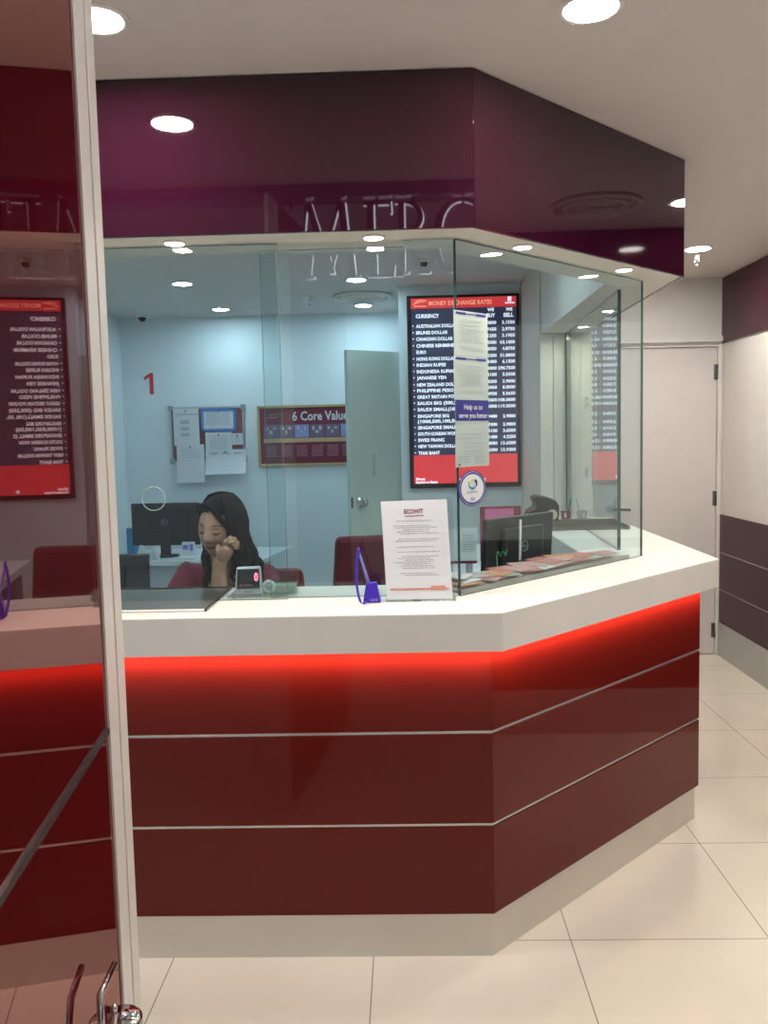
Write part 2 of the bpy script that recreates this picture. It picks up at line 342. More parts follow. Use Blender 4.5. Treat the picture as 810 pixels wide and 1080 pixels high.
# ------------------------------------------------------------------ counter
ct = thing('service_counter', 'angled service counter base faced in glossy maroon panels', 'counter', (.2, 2.6, 0))
mb = MB(); band(mb, -.01, -.45, .0, .93); mb.build('carcass', m_doorp, ct)
for z0, z1 in ((.137, .402), (.412, .678), (.688, .925)):
    for sg_ in range(3):
        mb = MB(); band(mb, .013, -.007, z0, z1, sg_); mb.build('maroon_panel', m_lac, ct, bevel=.0012)
for zc in (.407, .683):
    mb = MB(); band(mb, .008, -.008, zc-.0045, zc+.0045); mb.build('groove_strip', m_trim, ct)
mb = MB(); band(mb, .0, -.009, .0, .135); mb.build('plinth', m_plinth, ct)
mb = MB(); band(mb, .048, .030, .9315, .9345, xl=XL+.02, yb=YB-.2); ls = mb.build('led_strip', e_strip, ct)
for k, (a_, b_) in enumerate(zip(off(.052)[:-1], off(.052)[1:])):
    a_ = Vector((*a_, .9305)); b_ = Vector((*b_, .9305)); d_ = (b_-a_); L_ = d_.length-.02; d_.normalize(); n_ = Vector((d_.y, -d_.x, 0))
    ld = bpy.data.lights.new('led_glow', 'AREA'); ld.shape = 'RECTANGLE'; ld.size = L_; ld.size_y = .010; ld.energy = L_STRIP*L_; ld.color = (1., .50, .33); ld.spread = R_(120)
    lo = bpy.data.objects.new('led_glow', ld); col.objects.link(lo); z_ = (n_*.80+Vector((0, 0, .60))).normalized(); y_ = z_.cross(d_).normalized()
    m_ = Matrix.Identity(4); m_.col[0][:3] = d_; m_.col[1][:3] = y_; m_.col[2][:3] = z_; m_.translation = (a_+b_)/2; lo.matrix_world = m_
mb = MB(); band(mb, .075, -.41, .935, 1.045, xl=XL+.002, yb=YE)
top = mb.build('countertop', m_slab, bevel=.003); tag(top, 'thick white angled countertop running around the booth', 'countertop')
ZT = 1.0455
# ------------------------------------------------------------------ glass
def pane(name, a, b, z0, z1, label, th=.010, group=None, mats=None):
    a = Vector((*a, 0)); b = Vector((*b, 0)); d = (b-a).normalized(); n = Vector((d.y, -d.x, 0))*th/2
    mb = MB(); q = [a+n, b+n, b-n, a-n]
    fs = mb.hexa([(p.x, p.y, z0) for p in q], [(p.x, p.y, z1) for p in q])
    mb.bm.normal_update()
    for f in mb.bm.faces:
        f.material_index = 0 if abs(f.normal.normalized().dot(n.normalized())) > .9 else 1
    o = mb.build(name, mats or [m_glass, m_edge]); tag(o, label, 'glass screen', group); return o
YG = 2.578
pA = pane('glass_pane', (XL+.01, YG), (-.369, YG), ZT, 2.117, 'clear counter glass pane marked with a red number one', mats=[m_glass, m_edge])
pB = pane('glass_pane', (-.426, YG+.026), (.007, YG+.026), ZT, 2.104, 'clear glass pane behind the violet pen and framed letter', mats=[m_glass, m_edge])
pC = pane('glass_pane', (.007, YG), (.153, YG), ZT, 2.117, 'narrow glass pane meeting the angled pane at the corner', mats=[m_glass, m_edgel])
Q0 = Vector((.159, 2.580, 0)); Q1 = Vector((.931, 3.371, 0))
pD = pane('glass_pane', Q0[:2], Q1[:2], ZT, 2.117, 'angled glass pane carrying the taped notices and oval sticker')
pE = pane('glass_pane', (.888, 3.55), (.948, 4.962), ZT, 2.117, 'side glass pane running back to the cream pier', th=.014)
# polished speaking hole
c = A(162, 526, YG-.006); mb = MB(); mb.tube([c + Vector((math.cos(t)*.036, 0, math.sin(t)*.036)) for t in [2*math.pi*k/36 for k in range(36)]], .0016, 8, closed=True)
mb.build('speaking_hole_rim', mat('frosted_edge', (.32, .45, .42), .4), pA)
# figure 1 on the glass
mb = MB(); c = A(157, 416, YG-.006); 
K = .064; ol = [(.05, 0), (.24, 0), (.24, 1), (.08, 1), (-.20, .80), (-.20, .66), (.05, .80)]; hx_ = [c+Vector((a_*K, 0, b_*K)) for a_, b_ in ol]
mb.hexa([p+Vector((0, .0006, 0)) for p in (hx_[0], hx_[1], hx_[2], hx_[6])], [hx_[0], hx_[1], hx_[2], hx_[6]]); mb.hexa([p+Vector((0, .0006, 0)) for p in (hx_[6], hx_[2], hx_[3], hx_[4], hx_[5])], [hx_[6], hx_[2], hx_[3], hx_[4], hx_[5]]); n1 = mb.build('window_number', m_red, pA); n1['label'] = 'red vinyl numeral one'

# ------------------------------------------------------------------ downlights
def downlight(x, y, z, r, em, label, grp, name='downlight'):
    t = thing(name, label, 'ceiling light', (x, y, z), grp, local=True)
    mb = MB(); mb.lathe([(r*.98, -.004), (r*1.10, -.006), (r*1.22, -.003), (r*1.25, .002), (r*.98, .002)], (0, 0, 0), 32); mb.build('trim_ring', m_frame, t)
    mb = MB(); mb.lathe([(0.001, -.0035), (r*.98, -.0035), (r*.98, -.002), (0.001, -.002)], (0, 0, 0), 32); mb.build('lens', em, t)
    return t
for x, y, lb in ((-.72, 2.11, 'round downlight in shop ceiling near the white framed door'), (.467, 2.14, 'round downlight in shop ceiling in front of the bulkhead corner'),
                 (1.66, 2.11, 'round shop downlight seen only mirrored, nearest the plum wall band'), (1.66, 3.51, 'round shop downlight mirrored at the end of the fascia'), (1.654, 4.875, 'round downlight in shop ceiling beside the sprinkler by the plain door')):
    downlight(x, y, ZC-.001, .066, e_shop, lb, 'shop ceiling downlights')
for x, y, lb in ((-1.40, 5.49, 'nearer of two booth downlights above the notice board'), (-1.385, 6.56, 'farther of two booth downlights above the notice board'),
                 (-.287, 5.52, 'nearer of two booth downlights by the inner door'), (-.295, 6.56, 'farther of two booth downlights by the inner door'), (-1.40, 4.1, 'added booth downlight above the teller desk, hidden by the fascia'), (-.29, 4.1, 'added booth downlight over the empty chair, hidden by the fascia'), (.35, 4.0, 'added booth downlight in front of the rate display, hidden by the fascia')):  # last three are added lamps, set where the fascia hides them
    downlight(x, y, ZC-.001, .060, e_booth, lb, 'booth ceiling downlights')
for x, y, lb in ((-.664, 2.535, 'small soffit spotlight above pane with the numeral'), (-.079, 2.535, 'small soffit spotlight above the framed letter'),
                 (.38, 2.718, 'small soffit spotlight above the taped notices'), (.80, 3.132, 'small soffit spotlight near the far glass corner'), (.985, 4.15, 'small soffit spotlight over the far side glass'), (.985, 4.72, 'small soffit spotlight by the cream pier'), (-1.25, 2.535, 'small soffit spotlight hidden behind the white framed door')):
    downlight(x, y, 2.1192 if True else 0, .027, e_soff, lb, 'soffit spotlights', 'soffit_spotlight')
for x, y, lb in ((-3.0, -.6, 'added unseen corridor fill light outside beyond the tinted door'), (3.0, -.6, 'added unseen corridor fill light outside by the entrance'), (-3.0, -3., 'far added unseen corridor fill light beyond the tinted door'), (3.0, -3., 'far added unseen corridor fill light by the entrance')):  # lamps added out of view to brighten the corridor mirrored in the fascia
    downlight(x, y, 2.999, .11, e_mall, lb, 'added corridor fill lights')

# ceiling diffusers, sprinklers, dome cameras
def diffuser(x, y, r, label):
    t = thing('air_diffuser', label, 'air vent', (x, y, ZC), None, local=True)
    for k, rr in enumerate((1., .74, .48)):
        mb = MB(); R = r*rr; mb.lathe([(R-.045*r/.35, -.004), (R-.02*r/.35, -.022-.006*k), (R, -.014), (R, 0), (R-.05*r/.35, 0)], (0, 0, 0), 48); mb.build('cone_ring', m_frame, t)
    return t
diffuser(1.66, 3.11, .20, 'round ceiling air diffuser mirrored in the plum fascia')
diffuser(-.28, 6.13, .21, 'round air diffuser in the booth ceiling')
def sprinkler(x, y, label):
    t = thing('sprinkler', label, 'sprinkler', (x, y, ZC), 'fire sprinklers', local=True)
    mb = MB(); mb.lathe([(.001, 0), (.032, 0), (.03, -.006), (.012, -.01), (.012, -.03), (.008, -.034), (.001, -.034)], (0, 0, 0), 20); mb.build('escutcheon', m_frame, t)
    mb = MB(); mb.tube([(-.012, 0, -.03), (-.014, 0, -.045), (0, 0, -.062), (.014, 0, -.045), (.012, 0, -.03)], .0022, 6); mb.lathe([(.001, -.062), (.018, -.062), (.018, -.065), (.001, -.065)], (0, 0, 0), 16); mb.build('deflector', m_chrome, t)
sprinkler(1.70, 5.02, 'sprinkler head beside the downlight near the plain door'); sprinkler(-.653, 6.08, 'sprinkler head in the booth ceiling beside the air diffuser')
def dome(x, y, label, r):
    t = thing('dome_camera', label, 'camera', (x, y, ZC), None, local=True)
    mb = MB(); mb.lathe([(.001, 0), (r*1.5, 0), (r*1.5, -.012), (r*1.2, -.02), (.001, -.02)], (0, 0, 0), 24); mb.build('mount', m_frame, t)
    mb = MB(); mb.ball((0, 0, -.024), (r, r, r)); mb.build('dome', m_blackg, t)
dome(.13, 4.95, 'small black dome camera above the rate display', .022); dome(-2.05, 6.75, 'small black dome camera at the booth wall corner', .030)

# ------------------------------------------------------------------ sign over the entrance, seen from behind in the reflections
sg = thing('halo_sign', 'halo lit letters over the shop entrance, mirrored in the fascia', 'sign', (0, 1.35, 2.2))
def strokes(ch):
    q = lambda x0, y0, x1, y1, w: [(x0, y0), (x0+w, y0), (x1+w, y1), (x1, y1)]
    S = []
    if ch == 'M':
        S = [q(.03, 0, .16, 1, .05), q(.78, 1, .88, 0, .14)[:], q(.16, 1, .46, .08, .13), q(.46, .08, .78, 1, .05), [(-.03, 0), (.16, 0), (.16, .04), (-.03, .04)], [(.80, 0), (1.1, 0), (1.1, .04), (.80, .04)]]
    if ch == 'E':
        S = [q(.08, 0, .08, 1, .15), [(.001, 0), (.62, 0), (.62, .05), (0, .05)], [(0, .95), (.60, .95), (.60, 1), (0, 1)], [(.2, .48), (.5, .48), (.5, .53), (.2, .53)], [(.57, .0), (.62, 0), (.65, .2), (.61, .2)], [(.56, 1), (.6, 1), (.61, .8), (.57, .8)]]
    if ch == 'R':
        S = [q(.08, 0, .08, 1, .15), [(.001, 0), (.33, 0), (.33, .04), (0, .04)], q(.62, 0, .30, .48, .15), [(.6, 0), (.88, 0), (.88, .04), (.6, .04)], [(0, .96), (.3, .96), (.3, 1), (0, 1)]]
        n = 10
        for k in range(n):
            a0, a1 = math.pi/2-math.pi*k/n, math.pi/2-math.pi*(k+1)/n
            S.append([(.28+.40*math.cos(a0), .73+.27*math.sin(a0)), (.28+.40*math.cos(a1), .73+.27*math.sin(a1)), (.28+.26*math.cos(a1), .73+.22*math.sin(a1)), (.28+.26*math.cos(a0), .73+.22*math.sin(a0))])
    if ch == 'C':
        n = 18
        for k in range(n):
            a0, a1 = R_(48+264*k/n), R_(48+264*(k+1)/n)
            i = lambda a: (.52+(.37 if math.cos(a) < 0 else .42)*math.cos(a), .5+.47*math.sin(a))
            o_ = lambda a: (.52+.52*math.cos(a), .5+.52*math.sin(a))
            S.append([o_(a0), o_(a1), i(a1), i(a0)])
        S.append([(.84, .80), (.89, .74), (.89, .97), (.85, .97)])
    return S
for ch, x, wd in (('M', -.42, .215), ('E', -.150, .19), ('R', -.022, .17), ('C', .135, .22)):
    hh = .24; z0 = 2.25
    lt = MB()
    for s_ in strokes(ch): lt.hexa([(x+a*wd, 1.372, z0+b*hh) for a, b in s_], [(x+a*wd, 1.356, z0+b*hh) for a, b in s_])
    lo = lt.build('letter', m_black, sg)
    gl = MB()
    for s_ in strokes(ch):
        cx = sum(p[0] for p in s_)/4; cz = sum(p[1] for p in s_)/4
        def grow(a, b):
            dx, dz = (a-cx)*wd, (b-cz)*hh; return x+a*wd+math.copysign(min(.0015, abs(dx)), dx)+.0035, z0+b*hh+math.copysign(min(.0015, abs(dz)), dz)
        gl.hexa([(grow(a, b)[0], 1.350, grow(a, b)[1]) for a, b in s_], [(grow(a, b)[0], 1.345, grow(a, b)[1]) for a, b in s_])
    gl.build('halo', e_halo, lo)
mb = MB(); mb.box(-.52, 1.335, 2.505, 1.4, 1.365, 2.515)
for x in (-.45, -.25, -.1, .05, .25, .6, 1.): mb.box(x, 1.345, 2.47, x+.012, 1.355, 2.51)
mb.build('mounting_rail', m_black, sg)

# ------------------------------------------------------------------ tinted entrance door, standing open near the camera
th = R_(7.5); nrm = Vector((math.cos(th), math.sin(th), 0)); tan = Vector((-math.sin(th), math.cos(th), 0)); base = nrm*(-.32)
s1 = (PL(102, 540, base, nrm)-base).dot(tan); s2 = (PL(121, 540, base, nrm)-base).dot(tan)
d3 = bpy.data.objects.new('door_3', None); col.objects.link(d3); d3.location = base; d3.rotation_euler = (0, 0, th); d3['local'] = 1
tag(struct(d3), 'dark red reflective glass door with white stile, standing open', 'door')
# local axes: +x = visible side, +y = along the leaf
mb = MB(); mb.box(-.010, .15, .0, 0, s1, 2.50); mb.build('tinted_leaf', m_door3, d3)
mb = MB(); sm = s1*.45+s2*.55
mb.box(-.012, s1, 0, .001, s2, 2.50); mb.box(.001, s1, 0, .004, sm-.006, 2.50); mb.box(.001, sm+.006, 0, .004, s2, 2.50); mb.build('stile', m_frame, d3, bevel=.0015)
mb = MB(); mb.box(0, .15, 1.056, .004, s1-.006, 1.066); mb.build('cross_strip', m_dkmetal, d3)
inv = Matrix.LocRotScale(d3.location, d3.rotation_euler, None).inverted()
def D(x, y, Y): return inv @ A(x, y, Y)
mb = MB(); c = D(128, 1078, 1.31)
mb.lathe([(.001, -.02), (.030, -.02), (.034, -.014), (.034, .006), (.028, .012), (.001, .012)], c, 28)
mb.lathe([(.001, 0), (.013, 0), (.013, .004), (.001, .004)], c+Vector((0, 0, .012)), 20); mb.build('lock_case', m_chrome, d3)
mb = MB(); mb.tube([D(121, 1064, 1.27), D(121, 1072, 1.27), D(119, 1095, 1.27)], .0045, 10); mb.ball(D(120, 1063, 1.27), .006); mb.build('lock_pin', m_chrome, d3)
mb = MB(); mb.tube([D(121, 1017, 1.22), D(105, 1050, 1.14), D(107, 1085, 1.13), D(108, 1130, 1.13), D(118, 1150, 1.30)], [.0052, .0052, .005, .005, .005], 12); mb.build('pull_handle', m_chrome, d3)

# ------------------------------------------------------------------ rate display
BX0, BX1, BZ0, BZ1 = .031, .780, 1.192, 2.478
rd = thing('rate_display', 'tall lit money exchange rate display on the booth wall', 'display board', ((BX0+BX1)/2, YB, BZ0))
YD = YB-.045
mb = MB(); mb.box(BX0, YD, BZ0, BX1, YB-.001, BZ1); mb.build('housing', m_blackg, rd, bevel=.004)
ix0, ix1 = BX0+.028, BX1-.022
def bz(y): return BZ1 - (y-54)/(975-54)*(BZ1-BZ0)     # rows read off the enlarged view
mb = MB(); mb.box(ix0, YD-.004, bz(815), ix1, YD+.001, bz(118)); mb.build('rate_field', m_navy, rd)
mb = MB(); mb.box(ix0, YD-.005, bz(116), ix1, YD+.001, bz(68)); mb.build('red_header', m_dred, rd); mb = MB(); mb.box(ix0, YD-.005, bz(952), ix1, YD+.001, bz(815)); mb.build('red_banner', m_dred, rd)
BW = (ix1-ix0)
def bx(u): return ix0 + u*BW
ty = YD-.0065
mb = MB()
mb.text('MONEY EXCHANGE RATES', (bx(.17), ty, bz(102)), .028, BW*.60, 'l', .02)
mb.tube([(bx(.02), ty, bz(96)), (bx(.07), ty, bz(86)), (bx(.15), ty, bz(80)), (bx(.10), ty, bz(76)), (bx(.04), ty, bz(82))], .003, 6)
mb.tube([(bx(.03), ty, bz(104)), (bx(.15), ty, bz(106))], .003, 6)
mb.build('heading', m_dorange, rd)
rows = [('AUSTRALIAN DOLLAR', 197, '3.0800', '3.1550'), ('BRUNEI DOLLAR', 228, '2.9450', '2.9750'), ('CANADIAN DOLLAR', 258, '3.1250', '3.1950'), ('CHINESE RENMINBI', 290, '60.5000', '63.1000'), ('EURO', 320, '4.8050', '4.8750'),
 ('HONG KONG DOLLAR', 352, '50.3500', '51.8000'), ('INDIAN RUPEE', 381, '5.8400', '6.1500'), ('INDONESIA RUPIAH', 412, '270.0000', '298.7500'), ('JAPANESE YEN', 442, '3.5100', '3.5500'), ('NEW ZEALAND DOLLAR', 475, '2.8200', '2.9000'),
 ('PHILIPPINE PESO', 503, '7.3050', '8.0000'), ('GREAT BRITAIN POUND', 533, '5.4950', '5.5650'), ('SAUDI BIG (500,200)', 563, '100.5000', '108.0000'), ('SAUDI SMALL(100, 50,', 593, '101.5000', '119.5000'), ('SINGAPORE BIG', 625, '', ''), ('(1000,500,100,50)', 650, '2.9400', '2.9800'),
 ('SINGAPORE SMALL (2', 680, '2.9300', '2.9800'), ('SOUTH KOREAN WON', 710, '3.5100', '3.6500'), ('SWISS FRANC', 740, '4.1400', '4.2250'), ('NEW TAIWAN DOLLAR', 770, '10.8000', '13.6500'), ('THAI BAHT', 802, '12.2300', '12.9300')]
mb = MB()
mb.text('CURRENCY', (bx(.045), ty, bz(160)), .024, .155, 'l', .042)
mb.build('column_title', m_dwhite, rd)
for nm, y, b_, s_ in rows:
    mb = MB()
    mb.text(nm, (bx(.045), ty, bz(y+9)), .0215, .0163*len(nm), 'l', .035)
    if nm[0] != '(' and nm != 'EURO': mb.box(bx(.012), ty-.001, bz(y+3), bx(.022), ty, bz(y-3))
    mb.build('currency_name_lettering', m_dwhite, rd)
    if not b_: continue
    yy = y-9 if nm[0] != '(' else y-18
    mb = MB(); mb.text(b_, (bx(.81), ty, bz(yy+9)), .0205, .0142*len(b_), 'r', .035); mb.build('buying_rate_lettering', m_dwhite, rd)
    mb = MB(); mb.text(s_, (bx(.985), ty, bz(yy+9)), .0205, .0142*len(s_), 'r', .035)
    mb.build('selling_rate_lettering', m_dwhite, rd)
mb = MB()
for u, a, b_ in ((.79, 'WE', 'BUY'), (.965, 'WE', 'SELL')):
    mb.text(a, (bx(u), ty, bz(136)), .020, .045, 'r', .042); mb.text(b_, (bx(u+.01), ty, bz(164)), .024, .055 if b_ == 'BUY' else .068, 'r', .042)
mb.build('column_title', m_dwhite, rd)
mb = MB(); mb.text('Money', (bx(.02), ty-.001, bz(934)), .016, .062, 'l', .042); mb.text('Exchange Rates', (bx(.02), ty-.001, bz(950)), .016, .145, 'l', .042)
mb.box(bx(.44), ty-.001, bz(944), bx(.47), ty, bz(930)); mb.box(bx(.66), ty-.001, bz(944), bx(.69), ty, bz(930)); mb.box(bx(.92), ty, bz(92), bx(.955), ty+.001, bz(70)); mb.box(bx(.895), ty, bz(102), bx(.985), ty+.001, bz(96))
mb.build('banner_caption_lettering', m_dwhite, rd)

# ------------------------------------------------------------------ printed-sheet helper
def sheet(mb, TL, TR, BR, BL, u0, v0, u1, v1, lift=.001, mi=0, n=None):
    TL, TR, BR, BL = map(Vector, (TL, TR, BR, BL))
    n = n or (TR-TL).cross(TL-BL).normalized()
    if n.dot(CP-TL) < 0: n = -n
    P = lambda u, v: TL*(1-u)*(1-v)+TR*u*(1-v)+BR*u*v+BL*(1-u)*v + n*lift
    b = [P(u0, v1), P(u1, v1), P(u1, v0), P(u0, v0)]
    mb.hexa([p-n*min(lift, .001)*.9 for p in b], b, mi)
def dashes(mb, q, rows, u0, u1, mi=0, h=.006, lift=.0016, rng=random, cen=False):
    for v in rows:
        u = u0 + (rng.uniform(0, .15) if cen else 0); e = u1-(rng.uniform(0, .2) if cen else rng.uniform(0, .06))
        while u < e:
            l = rng.uniform(.02, .07); sheet(mb, *q, u, v, min(u+l, e), v+h, lift, mi); u += l+.012

# ------------------------------------------------------------------ wall: pin board with papers, poster
YW = YK-.001
def rect(x0, y0, x1, y1, Y): return [A(x0, y0, Y), A(x1, y0, Y), A(x1, y1, Y), A(x0, y1, Y)]
def zrect(x0, y0, x1, y1, Y):
    a = A((x0+x1)/2, (y0+y1)/2, Y); w2 = (A(x1, (y0+y1)/2, Y).x-A(x0, (y0+y1)/2, Y).x)/2; h2 = abs(A((x0+x1)/2, y0, Y).z-A((x0+x1)/2, y1, Y).z)/2
    return [Vector((a.x-w2, Y, a.z+h2)), Vector((a.x+w2, Y, a.z+h2)), Vector((a.x+w2, Y, a.z-h2)), Vector((a.x-w2, Y, a.z-h2))]
q = zrect(180, 429, 258, 487, YW-.02)
pb = thing('pin_board', 'grey framed dusty red pin board on booth wall', 'notice board', (q[0].x, YW, q[3].z))
mb = MB(); mb.box(q[0].x, YW-.02, q[3].z, q[1].x, YW, q[0].z); mb.build('felt', m_felt, pb)
mb = MB(); fw = .014
for x0, x1, z0, z1 in ((q[0].x, q[1].x, q[0].z-fw, q[0].z), (q[0].x, q[1].x, q[3].z, q[3].z+fw), (q[0].x, q[0].x+fw, q[3].z, q[0].z), (q[1].x-fw, q[1].x, q[3].z, q[0].z)): mb.box(x0, YW-.028, z0, x1, YW-.018, z1)
mb.build('board_frame', mat('aluminium_frame', (.45, .50, .55), .3, metal=.5), pb)
for cx in (q[0].x+.008, q[1].x-.008):
    for cz in (q[0].z-.008, q[3].z+.008):
        mb = MB(); mb.box(cx-.02, YW-.033, cz-.02, cx+.02, YW-.018, cz+.02); mb.build('corner_cap', m_grey, pb, bevel=.004)
def pinned(x0, y0, x1, y1, label, k, curl=0., border=False, kind='text'):
    Y = YW-.036-.003*k; r = zrect(x0, y0, x1, y1, Y); t = thing('pinned_sheet', label, 'paper', tuple(r[3]), 'papers on the pin board')
    mb = MB(); n = 8; W = r[1].x-r[0].x; H = r[0].z-r[3].z
    def pt(i, j):
        v = j/n; return (r[0].x+W*i, Y-curl*(v**3)*.05*(1+.5*i), r[0].z-H*v + (curl*.02*math.sin(v*3)*i))
    for j in range(n):
        a, b, c_, d = pt(0, j), pt(1, j), pt(1, j+1), pt(0, j+1); mb.hexa([Vector(p)+Vector((0, .0008, 0)) for p in (a, b, c_, d)], [a, b, c_, d])
    mb.build('sheet', m_paper, t)
    qq = [Vector(pt(0, 0)), Vector(pt(1, 0)), Vector(pt(1, n))+Vector((0, curl*.02, 0)), Vector(pt(0, n))+Vector((0, curl*.02, 0))]
    mb = MB(); rng = random.Random(k)
    if kind == 'text': dashes(mb, [r[0], r[1], r[2], r[3]], [.12+.07*i for i in range(9)], .15, .85, h=.022, rng=rng, lift=.002)
    elif kind == 'rows':
        dashes(mb, r, [.13], .1, .95, h=.05, rng=rng, lift=.002)
        for v in (.32, .50, .66): sheet(mb, *r, .28, v, .62, v+.09, .002)
    elif kind == 'small': dashes(mb, r, [.25, .4, .55, .7], .2, .8, h=.05, rng=rng, lift=.002)
    elif kind == 'icons':
        for u in (.2, .5, .8): sheet(mb, *r, u-.09, .12, u+.10, .2, .002); sheet(mb, *r, u-.09, .30, u+.10, .36, .002)
    mb.build('printing', mat('faint_ink', (.42, .44, .50), .8) if 'faint_ink' not in MATS else MATS['faint_ink'], t)
    if border:
        mb = MB(); b_ = .022
        for x0_, x1_, z0, z1 in ((r[0].x, r[1].x, r[0].z-b_, r[0].z), (r[0].x, r[1].x, r[3].z, r[3].z+b_), (r[0].x, r[0].x+b_, r[3].z, r[0].z), (r[1].x-b_, r[1].x, r[3].z, r[0].z)): mb.box(x0_, Y-.003, z0, x1_, Y-.001, z1)
        mb.build('blue_border', m_bluep, t)
    mb = MB(); mb.ball(((r[0].x+r[1].x)/2, Y-.006, r[0].z-.02), .007, 8); mb.build('pin', m_inkd, t)
pinned(183, 431, 210, 470, 'white sheet with a column of small icons, upper corner of the pin board', 1, kind='rows')
pinned(212, 431, 249, 455, 'blue bordered sheet pinned at the top of the board', 2, border=True, kind='text')
pinned(217, 456, 245, 486, 'white sheet pinned just under the blue bordered one', 3)
pinned(245, 457, 256, 469, 'smallest white note pinned by the board frame', 4, kind='small')
pinned(187, 469, 216, 509, 'plain sheet hanging far below the board edge', 5, curl=.4)
pinned(217, 474, 260, 500, 'wide sheet curling up below the board', 6, curl=1., kind='icons')

q = zrect(272, 427, 392, 491, YW-.015); px0, px1, pz1, pz0 = q[0].x, q[1].x, q[0].z, q[3].z
po = thing('values_poster', 'maroon poster with gold frame headed with six values', 'poster', (px0, YW, pz0))
mb = MB(); mb.box(px0, YW-.015, pz0, px1, YW, pz1); mb.build('print_panel', m_maroonp, po)
mb = MB(); fw = .02
for x0, x1, z0, z1 in ((px0, px1, pz1-fw, pz1), (px0, px1, pz0, pz0+fw), (px0, px0+fw, pz0, pz1), (px1-fw, px1, pz0, pz1)): mb.box(x0, YW-.03, z0, x1, YW-.012, z1)
mb.build('gold_frame', m_gold, po, bevel=.003)
a = A(308.5, 443.5, YW-.017); mb = MB(); mb.text('6 Core Values', a, .072, .485, 'l', .02); mb.build('title', m_dwhite if False else m_paper, po)
mb = MB(); W = px1-px0; H = pz1-pz0
P = lambda u, v: (px0+W*u, YW-.018, pz1-H*v)
mb.tube([P(.08, .2), P(.12, .15), P(.22, .13), P(.16, .2), P(.1, .2)], .003, 6); mb.build('swoosh_emblem', m_pale, po)
for k in range(7):
    u = .055+.135*k
    if u > .93: break
    mb = MB(); mb.box(px0+W*u, YW-.018, pz1-H*.53, px0+W*(u+.125), YW-.014, pz1-H*.32); mb.build('photograph', m_photoB if k in (2, 5) else m_photo, po)
    mb = MB()
    for j in range(3): mb.ball((px0+W*(u+.03+.03*j), YW-.018, pz1-H*(.38+.06*(j % 2))), (.008+.010*((k*7+j*3) % 5)/5, .002, .010+.012*((k*5+j*2) % 4)/4), 8)
    mb.build('figure_print', mat('pale_figure', (.5, .42, .5), .6) if 'pale_figure' not in MATS else MATS['pale_figure'], po)
    mb = MB(); rr = [Vector(P(u, .3)), Vector(P(u+.125, .3)), Vector(P(u+.125, .95)), Vector(P(u, .95))]
    dashes(mb, rr, [.56+.05*i for i in range(6)], .1, .9, h=.022, lift=.002, rng=random.Random(k)); mb.build('caption_text', m_pale, po)
mb = MB(); mb.box(px0+W*.05, YW-.019, pz1-H*.61, px1-W*.05, YW-.014, pz1-H*.54); mb.build('gold_band', m_goldp, po)

# ------------------------------------------------------------------ on the glass: taped notices and sticker
nD = Vector((1, -1, 0)).normalized(); uD = (Q1-Q0).normalized(); nD = Vector((uD.y, -uD.x, 0)); PD = Q0 + nD*.007
def G(x, y): return PL(x, y, PD, nD)
def rectD(x0, y0, x1, y1):  # upright rectangle on the angled pane
    a = G(x0, (y0+y1)/2); b = G(x1, (y0+y1)/2); zt = (G((x0+x1)/2, y0)).z; zb = G((x0+x1)/2, y1).z
    return [Vector((a.x, a.y, zt)), Vector((b.x, b.y, zt)), Vector((b.x, b.y, zb)), Vector((a.x, a.y, zb))]
def notice(q, label, deco):
    t = thing('taped_notice', label, 'notice', tuple(q[3]), 'notices taped on the angled pane'); mb = MB(); sheet(mb, *q, 0, 0, 1, 1, .001); mb.build('sheet', m_paperg, t)
    mb = MB(); deco(mb, t, q); mb.build('print', MATS['faint_ink2'] if 'faint_ink2' in MATS else mat('faint_ink2', (.33, .38, .38), .8), t)
def deco1(mb, t, q):
    dashes(mb, q, [.09, .20, .24] + [.30+.035*i for i in range(12)] + [.80, .85], .12, .9, h=.010, rng=random.Random(3), cen=True)
    m2 = MB(); sheet(m2, *q, .06, .03, .34, .085, .002); sheet(m2, *q, .66, .03, .94, .085, .002); sheet(m2, *q, .30, .045, .70, .07, .0018); m2.build('header_bar', m_navyp, t)
qa = rectD(478.5, 329, 514, 376); qb = rectD(478.5, 376.3, 514.5, 422); qc = rectD(480, 422, 515, 444); qd = rectD(480, 444, 515.5, 492)
qab = [qa[0], qa[1], qb[2], qb[3]]
notice([qa[0], qa[1], qa[2], qa[3]], 'topmost small print notice on the angled pane', deco1)
notice(qb, 'small print notice just above the blue one', deco1)
def deco2(mb, t, q):
    dashes(mb, q, [.50, .57, .64, .70, .76, .80], .1, .9, h=.008, rng=random.Random(5), cen=True)
    m2 = MB(); sheet(m2, *q, 0, 0, 1, .31, .002); m2.build('blue_heading', m_navyp, t)
    m3 = MB(); o = q[0]-uD*0; W = (q[1]-q[0]).length; H = q[0].z-q[3].z
    m3.text('Help us to', q[0]+uD*W*.52+nD*.003-Vector((0, 0, H*.14)), H*.075, W*.55, 'c', .01, ux=uD)
    m3.text('serve you better', q[0]+uD*W*.52+nD*.003-Vector((0, 0, H*.265)), H*.075, W*.86, 'c', .01, ux=uD); m3.build('heading_text', m_paper, t)
    for u in (.08, .58):
        for v in (.84, .88, .92): sheet(mb, *q, u, v, u+.32, v+.02, .0018)
    m4 = MB(); sheet(m4, *q, .08, .95, .14, .98, .002); m4.build('green_mark', m_green, t)
notice([qc[0], qc[1], qd[2], qd[3]], 'notice with a blue heading, lowest of the taped sheets', deco2)
so = thing('oval_sticker', 'oval blue ringed sticker with a swirl emblem on angled glass', 'sticker', tuple(G(498, 533)))
c = G(498, 515); rx = (G(513, 515)-G(483.5, 515)).length/2; rz = abs(G(498, 496).z-G(498, 533.5).z)/2
